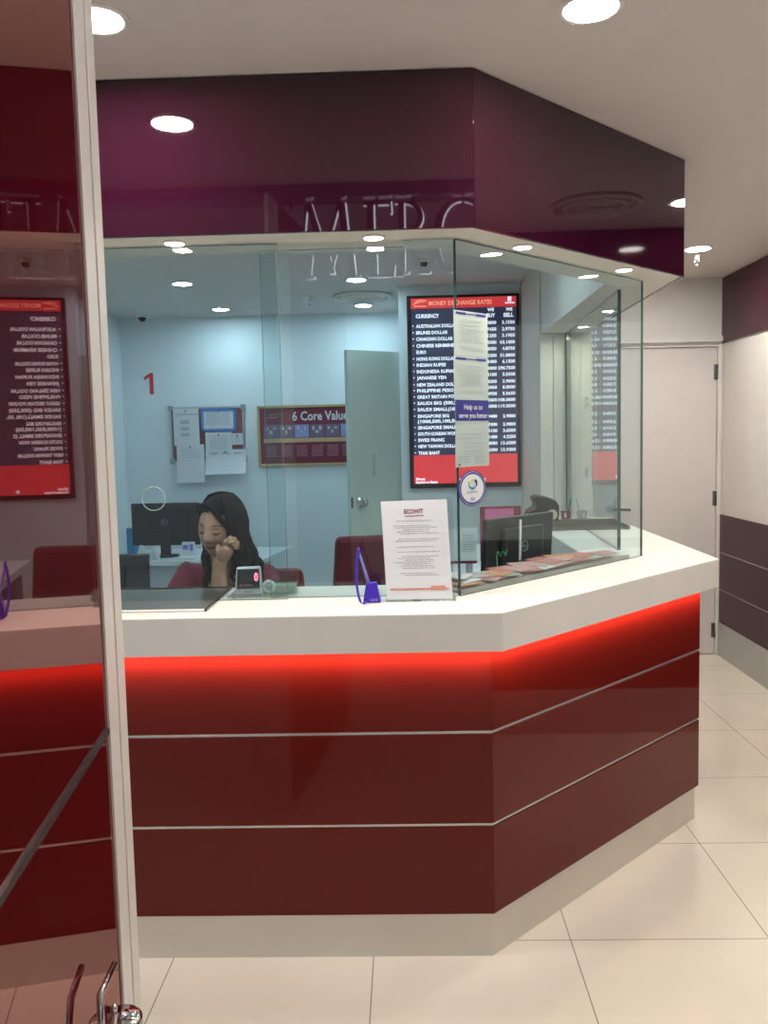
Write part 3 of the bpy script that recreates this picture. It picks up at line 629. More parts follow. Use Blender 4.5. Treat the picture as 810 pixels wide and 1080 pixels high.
def oval(mb, k, lift, mi=0):
    ps = [c+uD*math.cos(t)*rx*k+Vector((0, 0, math.sin(t)*rz*k)) for t in [2*math.pi*i/40 for i in range(40)]]
    mb.hexa([p+nD*(lift-.0008) for p in ps], [p+nD*lift for p in ps], mi)
mb = MB(); oval(mb, 1, .001); mb.build('blue_ring', m_navyp, so)
mb = MB(); mb.tube([c+nD*.001+uD*math.cos(t)*rx*.90+Vector((0, 0, math.sin(t)*rz*.92)) for t in [2*math.pi*i/40 for i in range(40)]], .0007, 5, closed=True); mb.build('ring_line', m_paper, so)
mb = MB(); oval(mb, .80, .0018); mb.build('white_field', m_paper, so)
for k, mm in enumerate((m_yellow, m_blueo, m_navyp)):
    mb = MB(); t0 = 1.2+k*2.1; cc = c+Vector((0, 0, rz*.25))+nD*.0025
    mb.tube([cc+uD*math.cos(t0+i*.3)*rx*.28+Vector((0, 0, math.sin(t0+i*.3)*rz*.24)) for i in range(7)], [.001+.0006*i for i in range(7)], 6); mb.build('swirl', mm, so)
mb = MB(); sheet(mb, c-uD*rx*.4-Vector((0, 0, rz*.15)), c+uD*rx*.4-Vector((0, 0, rz*.15)), c+uD*rx*.4-Vector((0, 0, rz*.3)), c-uD*rx*.4-Vector((0, 0, rz*.3)), .0, .2, 1, .6, .0026); sheet(mb, c-uD*rx*.15-Vector((0, 0, rz*.5)), c+uD*rx*.15-Vector((0, 0, rz*.5)), c+uD*rx*.15-Vector((0, 0, rz*.7)), c-uD*rx*.15-Vector((0, 0, rz*.7)), 0, 0, 1, 1, .0026); mb.build('small_print', MATS['faint_ink2'], so)

# ------------------------------------------------------------------ on the countertop
# steel cash trays
def tray(x0, y0, x1, y1, label, group='cash trays'):
    t = thing('cash_tray', label, 'tray', ((x0+x1)/2, (y0+y1)/2, ZT), group)
    mb = MB(); mb.box(x0+.006, y0+.02, ZT, x1-.006, y1-.006, ZT+.0015); mb.build('tray_floor', m_tray, t)
    mb = MB(); mb.box(x0, y0, ZT, x0+.006, y1, ZT+.006); mb.box(x1-.006, y0, ZT, x1, y1, ZT+.006); mb.box(x0, y1-.006, ZT, x1, y1, ZT+.006); mb.build('rim', m_blackg, t)
    mb = MB(); mb.box(x0+.006, y0, ZT, x1-.006, y0+.022, ZT+.004); mb.build('front_lip', m_frame, t, bevel=.001)
tray(-.97, 2.405, -.583, 2.795, 'dark steel cash tray set in countertop under the numbered pane')
t = thing('cash_tray', 'taupe metal cash tray on the far side counter', 'tray', (.95, 4.45, ZT), 'cash trays')
mb = MB(); mb.box(.72, 4.33, ZT, 1.14, 4.62, ZT+.002); mb.build('tray_floor', m_tray, t)
mb = MB(); mb.box(.72, 4.60, ZT, 1.14, 4.62, ZT+.03); mb.box(.72, 4.33, ZT, .73, 4.62, ZT+.02); mb.box(1.13, 4.33, ZT, 1.14, 4.62, ZT+.02); mb.build('rim', m_browns, t)
# acrylic base sheet, rate display unit, ring and pad
mb = MB(); mb.box(-.565, 2.60, ZT, -.375, 2.79, ZT+.004); tag(mb.build('acrylic_sheet', m_acryl), 'clear acrylic sheet lying under the small digit display', 'sheet')
c = Z(262, 627, ZT+.004)
dd = thing('digit_display', 'small grey desk display showing a red zero', 'display', (c.x, 2.66, ZT+.0045), rz=R_(6), local=True)
w2 = .044
def wedge(x, f0, f1, h, y1):  # side profile
    return
mb = MB(); mb.hexa([(-w2, -.025, 0), (w2, -.025, 0), (w2, .04, 0), (-w2, .04, 0)], [(-w2*.86, -.002, .086), (w2*.86, -.002, .086), (w2*.86, .028, .084), (-w2*.86, .028, .084)]); mb.build('casing', m_silver, dd, bevel=.005)
nf = Vector((0, -.086, .023)).normalized(); upf = Vector((0, .023, .086)).normalized(); bf = Vector((0, -.025, 0))
def F(x, h, l=.001): return bf+Vector((x, 0, 0))+upf*h-Vector((0, 1, 0))*l
mb = MB(); mb.hexa([F(-.036, .020, 0), F(.036, .020, 0), F(.034, .082, 0), F(-.034, .082, 0)], [F(-.036, .020, .002), F(.036, .020, .002), F(.034, .082, .002), F(-.034, .082, .002)]); mb.build('screen', m_black, dd)
mb = MB(); mb.text('0', F(.018, .044, .003), .026, .013, 'l', .03, uz=upf); mb.build('lit_digit', e_seg, dd)
mb = MB(); mb.text('888', F(-.022, .044, .003), .026, .036, 'l', .0, uz=upf); mb.build('unlit_digits', mat('unlit_segment', (.06, .05, .055), .4), dd)
mb = MB(); mb.ball(F(-.024, .031, .003), (.004, .001, .004), 8); [mb.box(-.016+.005*k, -.0265, .0285, -.013+.005*k, -.022, .0325, mx=Matrix.Translation((0, .004, 0))) for k in range(6)]; mb.build('indicator', m_pale, dd)
mb = MB(); mb.box(-.014, -.027, .007, .014, -.023, .014); mb.build('maker_plate', m_grey, dd)
c = Z(284, 626, ZT+.004); mb = MB(); mb.tube([(c.x+.017*math.cos(t), 2.655, ZT+.0265+.017*math.sin(t)) for t in [2*math.pi*i/24 for i in range(24)]], .005, 8, closed=True)
tag(mb.build('tape_roll', m_paper), 'white tape ring standing beside the red digit display', 'tape roll')
mb = MB(); mb.box(-.462, 2.65, ZT+.0045, -.352, 2.73, ZT+.034); tag(mb.build('note_box', glassmat('frosted_green_plastic', (.80, .88, .80), base=.08), bevel=.003), 'low translucent box on the acrylic sheet beside the tape ring', 'box')
mb = MB()
for k in range(6): mb.box(-.455, 2.655, ZT+.006+.004*k, -.36, 2.725, ZT+.0085+.004*k)
tag(mb.build('note_pad', m_paperg), 'pad of pale slips inside the low translucent box', 'note pad')
# pen on violet stand
c = Z(393, 630, ZT); cx, cy_ = c.x, 2.49
ph = thing('desk_pen', 'violet pen on a corded wedge stand in front of the glass', 'pen', (cx, cy_, ZT))
mb = MB(); b0 = A(382.5, 631, cy_); b1 = A(401.5, 627, cy_); t0 = A(386, 616, cy_+.01); t1 = A(397, 614.5, cy_+.01)
zb = ZT+.0005; dy = Vector((0, .035, 0))
mb.hexa([(b0.x, cy_, zb), (b1.x, cy_, zb), (b1.x, cy_+.045, zb), (b0.x, cy_+.045, zb)], [(t0.x, cy_+.008, t0.z), (t1.x, cy_+.008, t1.z), (t1.x, cy_+.036, t1.z), (t0.x, cy_+.036, t0.z)]); mb.build('stand', m_purple, ph, bevel=.002)
mb = MB(); mb.box(b0.x+.022, cy_-.0005, zb+.006, b1.x-.008, cy_+.001, zb+.008); mb.box(b0.x+.022, cy_-.0005, zb+.010, b1.x-.008, cy_+.001, zb+.012); mb.build('stand_print', m_lilac, ph)
mb = MB(); mb.tube([A(390, 618, cy_+.02), A(384, 600, cy_+.012), A(378.3, 582, cy_+.005)], [.0048, .0042, .0036], 12); mb.build('pen_barrel', m_lilac, ph)
mb = MB(); mb.tube([A(379, 585, cy_+.004), A(377.8, 578, cy_+.004)], [.005, .0035], 10); mb.build('pen_cap', m_purple, ph)
pts = [A(377.5, 580, cy_), A(376, 595, cy_-.004), A(375.5, 610, cy_-.01), A(377, 624, cy_-.018)]
mb = MB(); mb.tube(pts+[Vector((A(380, 630, cy_-.03).x, cy_-.035, ZT+.005)), Vector((A(384, 631, cy_-.03).x, cy_-.034, ZT+.005)), Vector((A(386, 628, cy_-.01).x, cy_-.01, ZT+.006))], .0042, 10); mb.build('cord', m_purple, ph, sub=1)
# letter in an acrylic stand
q = [A(401.5, 529, 2.562), A(471, 526.5, 2.562), A(477.5, 623.5, 2.505), A(408, 625, 2.505)]
for i in (2, 3): q[i].z = ZT+.006
le = thing('framed_letter', 'printed letter with red letterhead in clear acrylic stand on countertop', 'letter stand', ((q[2].x+q[3].x)/2, 2.5, ZT))
mb = MB(); sheet(mb, *q, 0, 0, 1, 1, .001); mb.build('letter_sheet', m_paper, le)
n = (q[1]-q[0]).cross(q[0]-q[3]).normalized(); n = n if n.y < 0 else -n
ex = (q[1]-q[0]).normalized(); ez = (q[0]-q[3]).normalized()
o = [q[0]-ex*.004+ez*.004, q[1]+ex*.018+ez*.008, q[2]+ex*.010-ez*.003, q[3]-ex*.003-ez*.003]
mb = MB(); mb.hexa([p-n*.002 for p in o], [p-n*.0035 for p in o]); mb.build('acrylic_cover', m_acryl, le)
mb = MB(); mb.box(o[3].x, 2.495, ZT, o[2].x, 2.565, ZT+.003); mb.build('acrylic_foot', m_acryl, le)
rng = random.Random(11)
mb = MB(); dashes(mb, q, [.205, .255, .275, .295, .315, .335, .39, .41, .47, .52, .565, .585, .605, .625, .645, .665, .685, .735, .755], .16, .88, h=.006, lift=.0018, rng=rng, cen=True); mb.build('body_text', mat('letter_ink', (.35, .35, .38), .8), le)
mb = MB(); o1 = q[0]*.88+q[3]*.12+ex*.4*(q[1]-q[0]).length*1.05+n*.0022; W = (q[1]-q[0]).length
mb.text('ECOWIT', q[0]+(q[3]-q[0])*.135+ex*W*.49+n*.0022, .0135, W*.29, 'c', .02, ux=ex, uz=ez); sheet(mb, *q, .35, .155, .64, .162, .002); mb.build('letterhead', mat('letterhead_red', (.22, .03, .06), .7), le)
mb = MB(); sheet(mb, *q, .06, .888, .95, .908, .0019); sheet(mb, *q, .68, .868, .90, .912, .0021); mb.build('footer_band', mat('footer_rose', (.55, .25, .20), .7), le)
# leaflets behind the angled pane
lt = thing('leaflet_shelf', 'low beige acrylic shelf along the inside of angled pane', 'shelf', tuple(Q0+uD*.5-nD*.1+Vector((0, 0, ZT))))
def dl(s, i, z): p = Q0+uD*s-nD*i; return Vector((p.x, p.y, z))
mb = MB(); mb.hexa([dl(.03, .012, ZT), dl(1.03, .012, ZT), dl(.97, .15, ZT), dl(.04, .15, ZT)], [dl(.03, .012, ZT+.008), dl(1.03, .012, ZT+.008), dl(.97, .15, ZT+.012), dl(.04, .15, ZT+.012)]); mb.build('shelf_plate', m_lipbeige, lt)
mb = MB(); mb.hexa([dl(.03, .010, ZT), dl(1.03, .010, ZT), dl(1.03, .013, ZT), dl(.03, .013, ZT)], [dl(.03, .010, ZT+.013), dl(1.03, .010, ZT+.013), dl(1.03, .013, ZT+.013), dl(.03, .013, ZT+.013)]); mb.build('front_lip', m_lipbeige, lt)
rng = random.Random(21)
kinds = ['rust red', 'pink', 'grey', 'white', 'orange']
spots = []
for r_, (i0, n_) in enumerate(((.060, 9), (.092, 8), (.120, 6))):
    for k in range(n_): spots.append((.07+(.90-.10*r_)*(k+.5)/n_+rng.uniform(-.02, .02), i0+rng.uniform(-.01, .01), r_))
where = ['beside the glass corner', 'below the taped notices', 'in front of the black monitor', 'near the silver stand bar', 'beside the monitor edge', 'at the middle of shelf', 'past the middle of shelf', 'toward the far end', 'at the far end of shelf']
rown = ['closest to the angled pane', 'in the middle row', 'in the innermost row']
for n_i, (s, i, r_) in enumerate(spots):
    ci = [0, 1, 2, 0, 3, 1, 0, 2, 1, 3, 0, 4, 1, 2, 0, 1, 0, 3, 2, 0, 1, 0, 4][n_i % 23]
    if s < .16 and r_ == 0: ci = 4
    a = rng.uniform(-.5, .5); w_, l_ = (.105, .085) if r_ else (.10, .070)
    e1 = (uD*math.cos(a)+nD*math.sin(a)); e2 = Vector((-e1.y, e1.x, 0)); zc = ZT+.0135+.0011*(n_i % 9)+.003*r_
    tl = rng.uniform(.01, .06)
    cpt = dl(s, i, zc)
    def V(u, v, l=0): return cpt+e1*(u*w_/2)+e2*(v*l_/2)+Vector((0, 0, tl*(v+1)*l_/2+l+.004*u*u))
    mb = MB(); b = [V(-1, -1), V(1, -1), V(1, 1), V(-1, 1)]; mb.hexa(b, [p+Vector((0, 0, .0015)) for p in b])
    o_ = mb.build('leaflet', m_leaf[ci]); c2 = (ci+1+n_i % 3) % 5
    idx = min(8, int((s-.07)/.9*9)); tag(o_, f'{kinds[ci]} leaflet {rown[r_]}, {where[idx]}', 'leaflet', 'leaflets spread behind the angled pane')
    mb = MB(); b = [V(-.8, -.2, .0017), V(.7, -.2, .0017), V(.7, .25, .0017), V(-.8, .25, .0017)]; mb.hexa(b, [p+Vector((0, 0, .0004)) for p in b])
    b = [V(-.8, .5, .0017), V(.2, .5, .0017), V(.2, .75, .0017), V(-.8, .75, .0017)]; mb.hexa(b, [p+Vector((0, 0, .0004)) for p in b]); mb.build('printed_block', m_leaf[c2], o_)

# ------------------------------------------------------------------ inside: desks
mb = MB(); mb.box(XL+.02, 2.86, .78, -.28, 3.28, .83); dk = thing('teller_desk', 'low teller desk behind the counter under her elbow', 'desk', (-1.0, 3.0, 0)); mb.build('desk_top', m_desk, dk)
for x in (-2.2, -.36):
    mb = MB(); mb.box(x, 2.88, 0, x+.04, 3.26, .78); mb.build('side_panel', m_deskf, dk)
bd = thing('back_desk', 'pale blue grey desk against booth wall holding a monitor', 'desk', (-1.5, 5.9, 0))
mb = MB(); mb.prism([(-2.2, 5.62), (-.97, 5.62), (-.86, 6.3), (-2.2, 6.3)], .715, .745); mb.build('desk_top', m_desk, bd, bevel=.003)
mb = MB(); mb.box(-2.18, 5.66, .05, -1.05, 5.69, .715); mb.build('modesty_panel', m_deskf, bd)
for x in (-2.18, -1.05):
    mb = MB(); mb.box(x, 5.69, 0, x+.03, 6.28, .715); mb.build('side_panel', m_deskf, bd)
sd = thing('side_desk', 'low desk by the side glass carrying the monitor', 'desk', (.45, 3.6, 0))
mb = MB(); mb.prism([(.20, 3.10), (.655, 3.50), (.66, 4.99), (.20, 4.99)], .86, .90); mb.build('desk_top', m_desk, sd, bevel=.003)
for y in (3.6, 4.9):
    mb = MB(); mb.box(.24, y, 0, .62, y+.04, .86); mb.build('side_panel', m_deskf, sd)

def monitor(loc, rz, w, h, zb, label, tilt=0., logo=True, ring=m_grey, bar=None):
    t = thing('monitor', label, 'monitor', loc, 'desk monitors', rz=rz, local=True)
    Mx = Matrix.Translation((0, 0, zb)) @ Matrix.Rotation(tilt, 4, 'X')
    mb = MB(); mb.box(-w/2, -.012, 0, w/2, .012, h, mx=Mx); mb.build('back_shell', m_black, t, bevel=.006)
    mb = MB(); mb.box(-w*.3, -.032, h*.15, w*.3, -.012, h*.85, mx=Mx); mb.build('rear_bulge', m_black, t, bevel=.01)
    mb = MB(); mb.box(-w/2+.015, .012, .02, w/2-.015, .0135, h-.015, mx=Mx); mb.build('screen', m_blackg, t)
    mb = MB(); mb.box(-.035, -.04, .0, .035, -.012, zb+h*.4); mb.build('stand_neck', m_black, t, bevel=.004)
    mb = MB(); mb.lathe([(.001, 0), (.09, 0), (.09, .008), (.03, .016), (.001, .016)], (0, -.02, 0), 28); mb.build('stand_foot', m_black, t)
    if logo:
        mb = MB(); mb.tube([Mx @ Vector((.021*math.cos(a_), -.034, h*.55+.021*math.sin(a_))) for a_ in [2*math.pi*i/24 for i in range(24)]], .0022, 6, closed=True)
        mb.text('DELL', Mx @ Vector((0, -.034, h*.55-.005)), .011, .030, 'c', .02); mb.build('round_emblem', mat('emblem_silver', (.22, .24, .28), .3) if 'emblem_silver' not in MATS else MATS['emblem_silver'], t)
    return t
a = A(139.5, 556, 5.9); b = A(211, 556, 5.9); zt = A(175, 530.5, 5.9).z; zb_ = A(175, 575, 5.9).z
monitor(((a.x+b.x)/2, 5.9, .745), 0, b.x-a.x, zt-zb_, zb_-.745, 'black monitor seen from behind on the back desk with round emblem')
a = A(166, 600, 3.35)
monitor((a.x-.22, 3.22, .83), R_(3), .44, .235, A(120, 581, 3.35).z-.235-.83, 'dark grey teller monitor back beside the seated woman', tilt=R_(-6), logo=False)
# angled monitor by the leaflets
a = A(507, 545, 3.32); b = A(578, 541, 3.62); dv = Vector((b.x-a.x, b.y-a.y, 0)); mw = dv.length
hz = A(545, 543, 3.47).z
mt = monitor(((a.x+b.x)/2+.0, (a.y+b.y)/2, .90), math.atan2(dv.y, dv.x), mw, .27, hz-.27-.90, 'black monitor turned away behind the leaflets', tilt=R_(4), logo=True)
Mx = Matrix.Identity(4)
mb = MB(); mb.tube([(-.045, -.06, hz-.90-.012), (-.062, -.07, hz-.90-.17), (-.07, -.075, .14)], .0055, 8); mb.build('silver_bar', m_trim, mt)
# blue box, tissue, cards on back desk
c = A(137, 563, 6.0); mb = MB(); mb.box(c.x-.02, 5.98, .7455, c.x+.03, 6.2, A(137, 557, 6.0).z); tag(mb.build('box_file', m_blueo, bevel=.004), 'blue box file standing behind the emblem monitor', 'box file')
c = A(149, 577, 5.75)
t = thing('tissue_box', 'white tissue poking from a small box beneath the monitor', 'tissue box', (c.x, 5.75, .7455)); mb = MB(); mb.box(c.x-.07, 5.70, .7455, c.x+.04, 5.82, .775); mb.build('box', m_grey, t)
mb = MB(); mb.hexa([(c.x-.03, 5.74, .775), (c.x+.03, 5.74, .775), (c.x+.03, 5.79, .775), (c.x-.03, 5.79, .775)], [(c.x-.012, 5.755, .84), (c.x+.004, 5.75, .845), (c.x+.003, 5.77, .84), (c.x-.008, 5.77, .835)]); mb.build('tissue', m_paper, t)
c = A(164, 587, 5.68); mb = MB(); mb.lathe([(.001, 0), (.022, 0), (.026, .085), (.023, .085), (.021, .006), (.001, .006)], (c.x, 5.70, .7455), 20); tag(mb.build('paper_cup', m_paper), 'white paper cup on the back desk edge', 'cup')
c = A(198, 578, 5.8); mb = MB(); mb.hexa([(c.x-.045, 5.80, .7455), (c.x+.045, 5.80, .7455), (c.x+.045, 5.82, .7455), (c.x-.045, 5.82, .7455)], [(c.x-.045, 5.825, .85), (c.x+.045, 5.825, .85), (c.x+.045, 5.83, .85), (c.x-.045, 5.83, .85)])
o = mb.build('desk_card', m_paper); tag(o, 'white printed card standing on back desk near her shoulder', 'card')
mb = MB(); mb.box(c.x-.035, 5.803, .80, c.x, 5.8135, .83); mb.box(c.x+.015, 5.803, .79, c.x+.035, 5.8135, .835); mb.build('card_print', m_lilac, o)
c = A(190, 585, 5.7); mb = MB(); mb.box(c.x-.01, 5.68, .7455, c.x+.10, 5.86, .757); tag(mb.build('keyboard_tray', m_paper, bevel=.003), 'thin white keyboard on the back desk', 'keyboard')

# framed sheet, pink frame, receipt printer, pen cup, easel by the side
q = [A(466, 557, 3.9), A(503, 557, 3.9), A(503, 592, 3.9), A(466, 592, 3.9)]
t = thing('document_holder', 'white framed document with a red base line behind glass corner', 'document holder', tuple(q[3]))
mb = MB(); sheet(mb, *q, 0, 0, 1, 1.0, .001); o2 = MB()
mb.build('sheet', m_desk, t); mb = o2; mb.box(q[3].x, 3.895, q[3].z-.012, q[2].x, 3.91, q[3].z); mb.build('base_line', m_red, t)
mb = MB(); dashes(mb, q, [.2+.07*i for i in range(8)], .6, .95, h=.025, lift=.002, rng=random.Random(9)); mb.build('print', MATS['faint_ink2'], t)
mb = MB(); mb.box(q[3].x+.02, 3.90, .90, q[3].x+.05, 3.93, q[3].z-.01); mb.box(q[2].x-.05, 3.90, .90, q[2].x-.02, 3.93, q[3].z-.01); mb.build('feet', m_grey, t)
a = A(506, 533, 4.3); b = A(549.5, 585, 4.3)
t = thing('pink_folder_frame', 'dark red frame around a pink sheet behind the turned monitor', 'frame', (a.x, 4.3, .9))
mb = MB(); mb.box(a.x, 4.29, .9005, b.x, 4.31, A(520, 534, 4.3).z); mb.build('red_frame', mat('wine_plastic', (.25, .03, .06), .5), t, bevel=.003)
a2 = A(511.5, 537, 4.285); b2 = A(542, 560, 4.285); mb = MB(); mb.box(a2.x, 4.286, b2.z, b2.x, 4.29, a2.z); mb.build('pink_sheet', m_pink, t)
# receipt printer with curved hood and paper roll
cq = A(577, 541, 4.25); Yp = 4.25
t = thing('receipt_printer', 'black curved hood machine with a cream paper roll on counter', 'printer', (cq.x, Yp, .9))
pr = [A(x, y, Yp) for x, y in ((563, 527), (567, 523.5), (574, 524), (581, 525.5), (587, 528.5), (590, 534), (590, 543), (588.5, 550), (584, 549), (580, 549), (577, 553), (566, 552), (556, 548), (559, 540), (566, 536), (566, 531))]
mb = MB(); mb.hexa([p for p in pr], [p+Vector((0, .16, 0)) for p in pr]); mb.build('hood', m_black, t, bevel=.006)
mb = MB(); mb.box(pr[12].x, Yp+.01, .9005, min(pr[8].x, .668), Yp+.17, pr[11].z+.01); mb.build('base_body', m_black, t, bevel=.005)
cr_ = A(582.5, 543, Yp-.005); mb = MB(); mb.lathe([(.005, 0), (.026, 0), (.026, .10), (.005, .10)], cr_, 24, mx=Matrix.Rotation(R_(90), 4, 'X') @ Matrix.Scale(-1, 4, (0, 0, 1))); mb.build('paper_roll', m_cream, t)
mb = MB(); mb.tube([cr_+Vector((.02*math.cos(a_), -.003, .022*math.sin(a_))) for a_ in [i*.3 for i in range(-2, 8)]], .004, 8); mb.build('loose_paper', m_cream, t)
# pen cup
cz = A(599, 553, 4.72); cy2 = 4.72; cx2 = cz.x-.012
t = thing('pen_cup', 'small wine coloured pen cup on the far side counter', 'pen cup', (cx2, cy2, ZT))
mb = MB(); mb.lathe([(.001, 0), (.020, 0), (.030, .065), (.027, .065), (.018, .004), (.001, .004)], (cx2, cy2, ZT), 20); mb.build('cup', m_maroonp, t)
mb = MB(); mb.box(cx2-.012, cy2-.031, ZT+.03, cx2-.002, cy2-.026, ZT+.055); mb.build('white_label', m_paper, t)
for k, (x1, x2, l) in enumerate(((.0, .030, .13), (-.008, .006, .08))):
    mb = MB(); mb.tube([(cx2+x1, cy2, ZT+.01), (cx2+x2, cy2+.005, ZT+l)], .0035, 8); tag(mb.build('pen', m_black if k == 0 else m_grey), ('long black pen leaning in the wine pen cup', 'short grey pen in the wine pen cup')[k], 'pen', 'pens in the cup')
e0 = A(604, 518, 4.76); e1 = A(608, 546, 4.76); e2 = A(603, 546, 4.76)
mb = MB(); mb.tube([(e0.x, 4.76, e0.z), (e1.x, 4.76, ZT+.004)], .0035, 8); mb.tube([(e1.x, 4.76, ZT+.004), (e2.x-.01, 4.76, ZT+.004)], .003, 8); mb.tube([(e0.x, 4.76, e0.z), (e0.x, 4.81, ZT+.004)], .003, 8)
tag(mb.build('wire_easel', m_silver), 'thin grey wire easel standing next to the pen cup', 'easel')
mb = MB(); c = A(529, 583, 3.28); pts = []
for i in range(26):
    a_ = i*.55; pts.append((c.x-.02+.0016*i, 3.26+.008*math.sin(a_*.5), c.z-.004+.009*math.sin(a_)+.0003*i))
mb.tube(pts, .0028, 8); mb.tube([pts[0], (pts[0][0], 3.25, c.z-.06), (pts[0][0]-.02, 3.25, .905)], .0028, 8)
tag(mb.build('green_cord', m_green), 'looped green cord in front of the turned monitor', 'cord')
mb = MB(); c = A(618, 551, 4.9); mb.box(c.x-.05, 4.86, ZT+.0005, c.x+.05, 4.95, A(620, 547, 4.9).z+.01); tag(mb.build('counter_box', m_soff, bevel=.003), 'small cream box on the far side counter by the pier', 'box')
c = A(598, 550, 4.9); mb = MB(); mb.box(c.x-.09, 4.83, ZT, c.x+.0, 4.96, ZT+.02); tag(mb.build('paper_stack', m_paper), 'short stack of white paper behind the pen cup', 'paper stack')
mb = MB(); mb.hexa([dl(.02, .14, ZT+.013), dl(.13, .12, ZT+.013), dl(.15, .20, ZT+.02), dl(.04, .22, ZT+.02)], [p+Vector((0, 0, .001)) for p in (dl(.02, .14, ZT+.013), dl(.13, .12, ZT+.013), dl(.15, .20, ZT+.02), dl(.04, .22, ZT+.02))])
tag(mb.build('loose_sheet', m_paper), 'loose white sheet beside the framed document', 'paper')

# ------------------------------------------------------------------ chairs
def chair(loc, rz, label, wb=.46, hb=.50, zb=.55):
    t = thing('office_chair', label, 'chair', loc, 'maroon office chairs', rz=rz, local=True)
    def cushion(w, d, h, c, taper=.85, bev=.03):
        mb = MB(); x = w/2; mb.hexa([(c[0]-x, c[1]-d/2, c[2]), (c[0]+x, c[1]-d/2, c[2]), (c[0]+x, c[1]+d/2, c[2]), (c[0]-x, c[1]+d/2, c[2])], [(c[0]-x*taper, c[1]-d/2, c[2]+h), (c[0]+x*taper, c[1]-d/2, c[2]+h), (c[0]+x*taper, c[1]+d/2, c[2]+h), (c[0]-x*taper, c[1]+d/2, c[2]+h)]); return mb
    cushion(wb, .07, hb, (0, .24, zb)).build('backrest', m_uphol, t, bevel=.025)
    cushion(wb*.92, .02, hb*.9, (0, .285, zb+.01)).build('back_shell', m_black, t, bevel=.008)
    cushion(.48, .46, .08, (0, 0, .42), 1.).build('seat', m_uphol, t, bevel=.03)
    mb = MB(); mb.tube([(0, .1, .43), (0, .27, .44), (0, .30, .62)], .02, 10); mb.build('back_bracket', m_black, t)
    mb = MB(); mb.tube([(0, 0, .08), (0, 0, .42)], .025, 14); mb.build('gas_column', m_dkmetal, t)
    for k in range(5):
        a_ = 2*math.pi*k/5; v = Vector((math.cos(a_), math.sin(a_), 0))
        mb = MB(); mb.tube([v*.02+Vector((0, 0, .10)), v*.29+Vector((0, 0, .07))], [.022, .014], 8); lg = mb.build('base_leg', m_black, t)
        mb = MB(); mb.ball(v*.29+Vector((0, 0, .026)), (.026, .026, .026), 12); mb.build('caster', m_black, lg)
    return t
a = A(370, 566, 4.0)
chair((A(398, 600, 4.0).x+.03, 3.80, 0), R_(10), 'empty maroon office chair behind the violet pen', wb=.44, hb=.43, zb=a.z-.43)
cw = chair((-.665, 3.42, 0), R_(-2), 'maroon office chair the woman is sitting on', wb=.47, hb=.44, zb=A(295, 600, 3.65).z-.44)

# ------------------------------------------------------------------ the seated woman
def skin(nodes, edges, sub=2):
    """nodes: list of (x,y,z,r); grows one continuous surface"""
    me = bpy.data.meshes.new('limbs'); me.from_pydata([n_[:3] for n_ in nodes], edges, [])
    ob = bpy.data.objects.new('limbs', me); col.objects.link(ob)
    md = ob.modifiers.new('skin', 'SKIN'); md.use_smooth_shade = True
    if not me.skin_vertices: me.attributes.new('skin', 'FLOAT', 'POINT')
    for i, n_ in enumerate(nodes):
        sv = me.skin_vertices[0].data[i]; r = n_[3]; sv.radius = r if hasattr(r, '__len__') else (r, r); sv.use_root = (i == 0)
    s2 = ob.modifiers.new('sub', 'SUBSURF'); s2.levels = sub; s2.render_levels = sub
    dg = bpy.context.evaluated_depsgraph_get(); out = bpy.data.meshes.new_from_object(ob.evaluated_get(dg))
    bpy.data.objects.remove(ob); return out
wm = thing('person', 'person in maroon blouse resting cheek on a fist, eyes lowered', 'person', (-.70, 3.45, 0))
YH = 3.10
HCt = A(231.5, 557, YH)
HR = Matrix.Translation(HCt) @ Matrix.Rotation(R_(-17), 4, 'Z') @ Matrix.Rotation(R_(8), 4, 'X') @ Matrix.Rotation(R_(5), 4, 'Y')
def g(x, z, cx, cz, sx, sz): return math.exp(-((x-cx)/sx)**2-((z-cz)/sz)**2)
